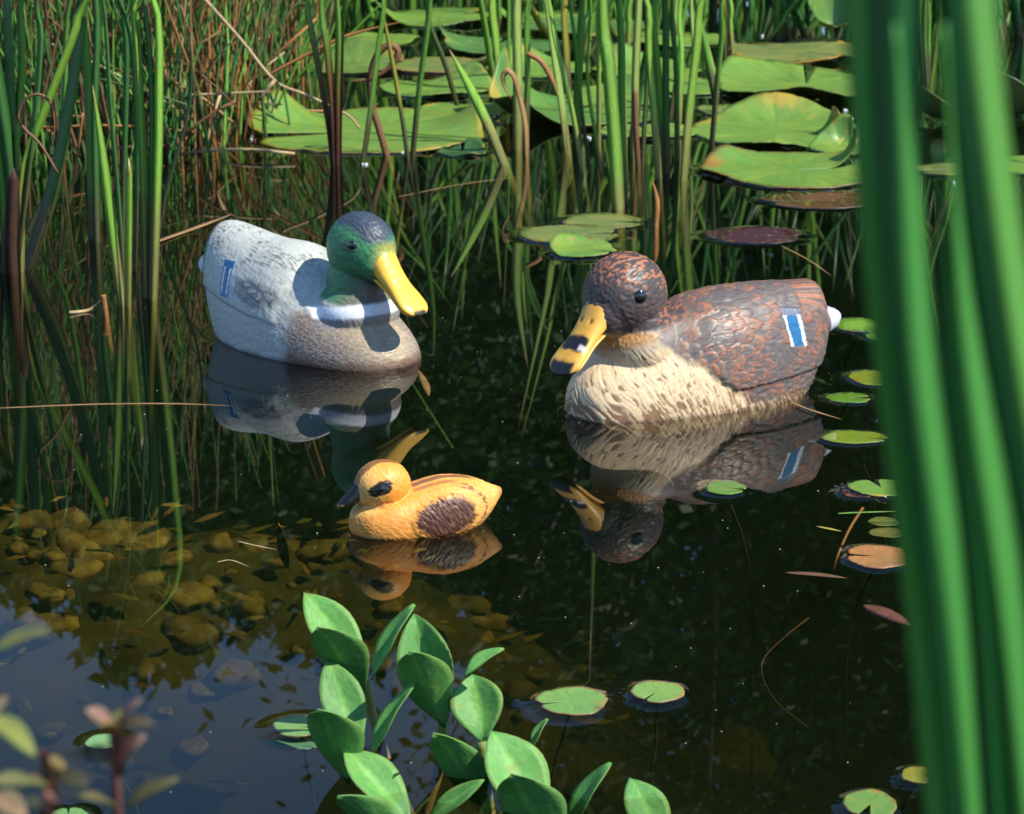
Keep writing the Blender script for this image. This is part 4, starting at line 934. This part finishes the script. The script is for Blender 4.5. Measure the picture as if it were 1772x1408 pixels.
def bogbean(label, Y, stem, leaves):
    """stem: pixels from the water up; leaves: (base px, tip px, half width px, kind) with kind back / front / side"""
    pts = [PY(x, y, Y) for x, y in stem]; d = (pts[1] - pts[0]).normalized(); d.z = max(d.z, .4)
    B = pts[0] - d * (pts[0].z / d.z) if pts[0].z > 0 else pts[0].copy()
    t = empty('bogbean_shoot', B, label, 'bogbean', 'bogbean shoots at the front of the pond')
    path = ([B - d * .2, B] if (B - pts[0]).length > .004 else [B - d * .2]) + pts
    mb = MB(); tube_into(mb, path, .0042, grad((0, (.10, .07, .03)), (.45, (.30, .22, .07)), (1, (.17, .26, .07))), 18, 8); link('stem', mb.mesh('stem', B), M_BOG, t)
    for (b, tp, hw, kind) in leaves:
        db, dt, up, fo = dict(back=(0, .045, Vector((.15, -.55, .8)), .22), fold=(0, .035, Vector((-.05, -.85, .5)), .55), front=(-.004, -.048, Vector((0, .75, .55)), .28),
                              side=(0, .012, Vector((-.75, -.35, .55)), .35), sider=(0, .0, Vector((-.5, -.9, .3)), .3))[kind]
        p0, p1 = PY(b[0], b[1], Y + db), PY(tp[0], tp[1], Y + dt)
        link('leaf', leaf_mesh(p0, p1, hw * random.uniform(.86, 1.0) * mpp(p0), up + Vector((random.uniform(-.2, .2), random.uniform(-.1, .1), 0)), jitc(BC, .16), fo * random.uniform(.7, 1.5), random.uniform(.06, .22), origin=B), M_BOG, t)
bogbean('bogbean shoot standing highest at the left, three leaves on a bent green stem', 1.93, [(690, 1362), (668, 1310), (645, 1240), (632, 1178)],
        [((634, 1172), (527, 1022), 46, 'back'), ((630, 1186), (549, 1078), 48, 'front'), ((640, 1176), (714, 1044), 30, 'side')])
bogbean('bogbean shoot below the highest left one, dark front leaf and lit back leaf', 1.86, [(640, 1420), (632, 1370), (630, 1320)],
        [((622, 1300), (567, 1138), 40, 'back'), ((604, 1345), (552, 1218), 52, 'front'), ((634, 1316), (714, 1180), 26, 'side')])
bogbean('lowest left bogbean shoot with a big pale leaf cut by the bottom edge', 1.80, [(712, 1450), (705, 1425), (700, 1412)],
        [((712, 1425), (596, 1292), 46, 'back'), ((690, 1450), (584, 1374), 40, 'front'), ((735, 1420), (836, 1348), 18, 'sider')])
bogbean('tallest bogbean shoot in the middle with a curved yellow brown stem', 1.90, [(736, 1410), (756, 1345), (765, 1290), (766, 1248)],
        [((766, 1246), (716, 1062), 50, 'fold'), ((768, 1248), (706, 1118), 50, 'front')])
bogbean('bogbean shoot right of the tallest with one half lit folded leaf', 1.87, [(852, 1440), (848, 1400), (838, 1330), (834, 1284)],
        [((836, 1282), (818, 1166), 50, 'fold'), ((850, 1400), (750, 1258), 46, 'front'), ((800, 1170), (870, 1119), 20, 'side'), ((918, 1296), (946, 1242), 15, 'side')])
bogbean('bogbean shoot with the largest pale round leaf at the bottom centre', 1.80, [(960, 1500), (955, 1470), (950, 1445)],
        [((940, 1430), (852, 1262), 64, 'back'), ((958, 1470), (884, 1332), 62, 'front'), ((972, 1445), (1052, 1317), 30, 'side')])
bogbean('single pale bogbean leaf rising from the bottom edge at the right', 1.78, [(1170, 1520), (1160, 1490), (1150, 1465)],
        [((1152, 1470), (1092, 1342), 42, 'back')])

# ------------------------------------------------------------------ the blurred plant at the bottom left
def mint(label, Y, stem, leaves, buds=()):
    pts = [PY(x, y, Y) for x, y in stem]; B = Vector((pts[0].x, Y, depth(pts[0].x, Y)))
    t = empty('mint_shoot', B, label, 'plant', 'red stemmed shoots at the near bank')
    mb = MB(); tube_into(mb, [B, B.lerp(pts[0], .5) + Vector((.01, 0, 0))] + pts, .0017, lambda t: (.13, .05, .04), 16, 6); link('stem', mb.mesh('stem', B), M_WILD, t)
    for (b, tp, hw, col, up) in leaves:
        p0, p1 = PY(b[0], b[1], Y), PY(tp[0], tp[1], Y + random.uniform(-.02, .02))
        link('leaf', leaf_mesh(p0, p1, hw * mpp(p0), Vector(up), col, .2, .25, 8, 3, B), M_WILD, t)
    for (x, y, r, col) in buds:
        c = PY(x, y, Y); bm = bmesh.new(); bmesh.ops.create_icosphere(bm, subdivisions=2, radius=r * mpp(c))
        for v in bm.verts: v.co *= 1 + .25 * math.sin(v.co.x * 900 + v.co.z * 1300); v.co.z *= 1.15
        me = bpy.data.meshes.new('bud'); bm.to_mesh(me); bm.free(); set_col(me, np.tile(np.array(col), (len(me.vertices), 1)).astype(np.float32)); link('bud', me, M_WILD, t, c - B)
up1 = (-.2, -.5, .8)
mint('blurred red stemmed shoot with pinkish top leaves at the bottom left', .74, [(206, 1440), (208, 1340), (205, 1262), (200, 1245)],
     [((203, 1255), (150, 1225), 16, (.22, .13, .10), up1), ((203, 1252), (235, 1208), 14, (.24, .12, .12), up1), ((205, 1250), (262, 1248), 12, (.12, .09, .06), up1), ((204, 1262), (172, 1245), 14, (.24, .14, .05), up1), ((205, 1258), (205, 1222), 12, (.20, .20, .04), up1),
      ((206, 1318), (150, 1290), 14, (.10, .07, .04), up1), ((208, 1312), (245, 1270), 16, (.26, .13, .13), up1), ((208, 1395), (300, 1342), 15, (.11, .10, .04), up1), ((207, 1390), (140, 1370), 12, (.12, .10, .05), up1)])
mint('blurred shoot with round pink brown buds at the bottom left corner', .70, [(90, 1460), (88, 1400), (92, 1340), (96, 1318)],
     [((92, 1350), (-20, 1345), 18, (.12, .13, .05), up1), ((94, 1340), (150, 1352), 14, (.05, .05, .03), up1), ((88, 1395), (20, 1385), 14, (.10, .09, .05), up1)], [(96, 1325, 16, (.20, .14, .05)), (88, 1380, 17, (.26, .12, .09)), (128, 1348, 9, (.28, .08, .10)), (62, 1350, 9, (.26, .08, .10))])
mint('blurred green and yellow leaf spray at the left edge above the buds', .68, [(-40, 1440), (-30, 1320), (-22, 1240), (-24, 1120)],
     [((-26, 1225), (60, 1298), 22, (.20, .24, .06), (.3, -.5, .8)), ((-24, 1125), (82, 1080), 12, (.10, .12, .04), (-.2, -.4, .9)), ((-28, 1370), (46, 1408), 26, (.20, .14, .08), (.3, -.5, .8)), ((-30, 1250), (10, 1200), 12, (.2, .15, .08), up1)])

# ------------------------------------------------------------------ the broad blurred blades at the right, close to the lens
def fore(label, Y, blades):
    """blades: (rows of (y, left x, right x) in photo pixels, colour, facing, nearer/farther)"""
    B = PY(blades[0][0][0][1], 1400, Y); B = Vector((B.x, Y, -.3)); t = empty('iris_plant', B, label, 'iris', 'iris plants on the near bank')
    for rows, kind, face, dY in blades:
        r_ = np.array(rows, float)[::-1]; 
        top_ = r_[0, 0] <= 0
        if top_: r_ = np.vstack([r_[0] + (r_[0] - r_[1]) * (600 / (r_[1, 0] - r_[0, 0])) * np.array([1, .8, .8]), r_])
        r_ = np.vstack([r_, r_[-1] + (r_[-1] - r_[-2]) * (600 / (r_[-1, 0] - r_[-2, 0]))])
        yy = np.linspace(r_[0, 0], r_[-1, 0], 40); ab = np.c_[np.interp(yy, r_[:, 0], r_[:, 1]), np.interp(yy, r_[:, 0], r_[:, 2])]
        for _ in range(14): ab[1:-1] = (ab[:-2] + 2 * ab[1:-1] + ab[2:]) / 4
        rows = [(yy[k], ab[k, 0], ab[k, 1]) for k in range(39, -1, -3)]
        path = [PY((a + b) * .5, y, Y + dY) for y, a, b in rows]; w_ = [(b - a) * mpp(path[0]) for y, a, b in rows]
        c = jitc(GRN[kind], .05); mb = MB(); m = len(w_) - 1
        def wf(t, w_=w_, m=m):
            f = t * m; k = min(int(f), m - 1); return max(.0012, lerp(w_[k], w_[k+1], f - k))
        blade_into(mb, path, 1.0, lambda t: c, Vector(face).normalized(), 40, .04, .30, wf)
        link('blade', mb.mesh('blade', B), M_FORE, t)
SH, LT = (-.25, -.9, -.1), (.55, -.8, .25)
fore('iris plant whose broad blurred blades cross the right side of the picture', .50, [
    ([(1460, 1606, 1648), (1000, 1564, 1602), (500, 1492, 1528), (150, 1470, 1500), (-40, 1460, 1498)], 'emerald', (.1, -1, .1), .0),
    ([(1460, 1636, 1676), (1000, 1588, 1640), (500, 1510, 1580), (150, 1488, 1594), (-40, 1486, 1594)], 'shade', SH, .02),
    ([(1460, 1670, 1706), (1000, 1624, 1676), (700, 1566, 1642), (500, 1546, 1622), (330, 1556, 1600), (200, 1556, 1570), (40, 1550, 1551)], 'emerald', LT, -.01),
    ([(1460, 1690, 1756), (1000, 1662, 1722), (700, 1630, 1676), (560, 1628, 1650), (470, 1630, 1640), (250, 1620, 1621)], 'shade', SH, .03),  # dark strip standing in for the shade between two blades
    ([(1460, 1752, 1810), (1000, 1708, 1784), (700, 1662, 1722), (560, 1652, 1690), (440, 1648, 1668), (240, 1642, 1650), (40, 1634, 1635)], 'emerald', LT, .0),
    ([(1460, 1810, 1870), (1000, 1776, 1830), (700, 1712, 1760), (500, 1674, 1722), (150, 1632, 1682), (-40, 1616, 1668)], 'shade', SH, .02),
    ([(1460, 1860, 1960), (1000, 1810, 1900), (700, 1750, 1820), (500, 1722, 1790), (150, 1674, 1738), (-40, 1654, 1722)], 'fresh', LT, -.01)])

# ------------------------------------------------------------------ the water: one sheet that climbs a little at everything it touches
def ellipse_ring(cx, cy, a, b, ang, n=72):
    ca, sa = math.cos(ang), math.sin(ang)
    return [(cx + a * math.cos(k * 2 * math.pi / n) * ca - b * math.sin(k * 2 * math.pi / n) * sa, cy + a * math.cos(k * 2 * math.pi / n) * sa + b * math.sin(k * 2 * math.pi / n) * ca) for k in range(n)]
def water():
    X0, X1, Y0, Y1 = -4.9, 4.9, .35, 9.6
    pts, zs = [], []
    gx = np.arange(X0, X1 + .01, .14); gy = np.arange(Y0, Y1 + .01, .125)
    for y in gy:
        for x in gx: pts.append((float(x), float(y))); zs.append(0.0)
    ng = len(pts)
    rings = list(RINGS)
    for (cx, cy, a, b, an) in ((.245 - .009, 3.01 - .004, .185, .078, math.atan2(-.469, -.883)), (-.287 + .008, 3.285 - .006, .185, .088, math.atan2(-.669, .743)), (-.098, 2.495, .072, .040, math.atan2(-.30, -.954))):
        rings.append((ellipse_ring(cx, cy, a, b, an), .0025))
    keep = {}
    for poly, hgt in rings:
        pl = np.array(poly); c = pl.mean(0); m = len(pl)
        nx_ = np.roll(pl, -1, 0) - np.roll(pl, 1, 0); nrm = np.c_[nx_[:, 1], -nx_[:, 0]]; nrm /= np.linalg.norm(nrm, axis=1)[:, None] + 1e-9
        flip = np.sign(((pl - c) * nrm).sum(1)); nrm *= flip[:, None]
        for off, k in ((-.006, 1.0), (0, 1.0), (.002, .72), (.0045, .45), (.008, .22), (.013, .07), (.019, 0.0), (.026, 0.0), (.034, 0.0)):
            for q in pl + nrm * off: pts.append((float(q[0]), float(q[1]))); zs.append(hgt * k)
    # drop near-duplicates, keeping the highest
    cell = {}; P2, Z2 = [], []
    for (p, z) in zip(pts, zs):
        key = (round(p[0] / .0016), round(p[1] / .0016))
        if key in cell:
            i = cell[key]; Z2[i] = max(Z2[i], z); continue
        cell[key] = len(P2); P2.append(p); Z2.append(z)
    vo, eo, fo, ov, oe, of = delaunay_2d_cdt([Vector(p) for p in P2], [], [], 0, 1e-6)
    verts = [(v.x, v.y, max([Z2[j] for j in ov[i]] or [0.0])) for i, v in enumerate(vo)]
    faces = [tuple(f) for f in fo]
    b = len(verts); e = .0
    verts += [(X0, Y0, 0), (X1, Y0, 0), (X1, float(gy[-1]), 0), (X0, float(gy[-1]), 0)]
    xm = float(gx[-1]); verts[b + 1] = (xm, Y0, 0); verts[b + 2] = (xm, float(gy[-1]), 0)
    verts += [(x, y, -1.2) for x, y, z in verts[b:b + 4]]
    faces += [(b + 4, b + 7, b + 6, b + 5)] + [(b + i, b + 4 + i, b + 4 + (i + 1) % 4, b + (i + 1) % 4) for i in range(4)]
    me = bpy.data.meshes.new('water'); me.from_pydata(verts, [], faces); me.update()
    nf = len(me.polygons); sm = [True] * nf
    for k in range(nf - 5, nf): sm[k] = False
    me.polygons.foreach_set('use_smooth', sm)
    if sum(p.normal.z for p in list(me.polygons)[:50]) < 0: me.flip_normals()
    return tag(link('water', me, M_WATER), kind='structure')
water()

# ------------------------------------------------------------------ specks on the water, bubbles at the reed feet
mb = MB()
for _ in range(190):
    x, y = random.gauss(.0, .5), random.uniform(1.75, 3.6); r = random.choice([.0005, .0007, .0009, .0013]); p = Vector((x, y, .0012)); c = random.choice([(.6, .6, .55), (.5, .42, .3), (.7, .7, .7)])
    vs = [p + Vector((r * math.cos(k * 1.2566) * random.uniform(.6, 1.4), r * math.sin(k * 1.2566), 0)) for k in range(5)] + [p + Vector((0, 0, .0006))]
    mb.add(vs, [(k, (k + 1) % 5, 5) for k in range(5)] + [(4, 3, 2, 1, 0)], [c] * 6)
tag(link('floating_specks', mb.mesh('floating_specks'), M_DRY), kind='stuff')
M_BUB = plain('bubble', (.75, .78, .8), 0.06, 1.0)
for px, py, n, where in ((577, 266, 3, 'foot of the red based reed fan'), (633, 284, 3, 'foot of the single slim reed'), (703, 264, 2, 'foot of the crossing slim reeds'), (1465, 192, 3, 'rim of the largest right lily pad'),
                         (1018, 240, 3, 'feet of the slim yellow green reeds'), (1315, 62, 2, 'foot of the dark back reeds'), (1655, 318, 3, 'lily pad between the blurred blades'), (436, 240, 2, 'yellow left tip of the broad lily pad')):
    for _ in range(n):
        p = P(px + random.uniform(-7, 7), py + random.uniform(-3, 3)); bm = bmesh.new(); bmesh.ops.create_uvsphere(bm, u_segments=10, v_segments=6, radius=random.uniform(.002, .0042))
        me = bpy.data.meshes.new('bubble'); bm.to_mesh(me); bm.free(); me.polygons.foreach_set('use_smooth', [True] * len(me.polygons))
        tag(link('bubble', me, M_BUB, None, p + Vector((0, 0, .001))), 'tiny shining bubble on the water at the ' + where, 'bubble', 'bubbles on the water')
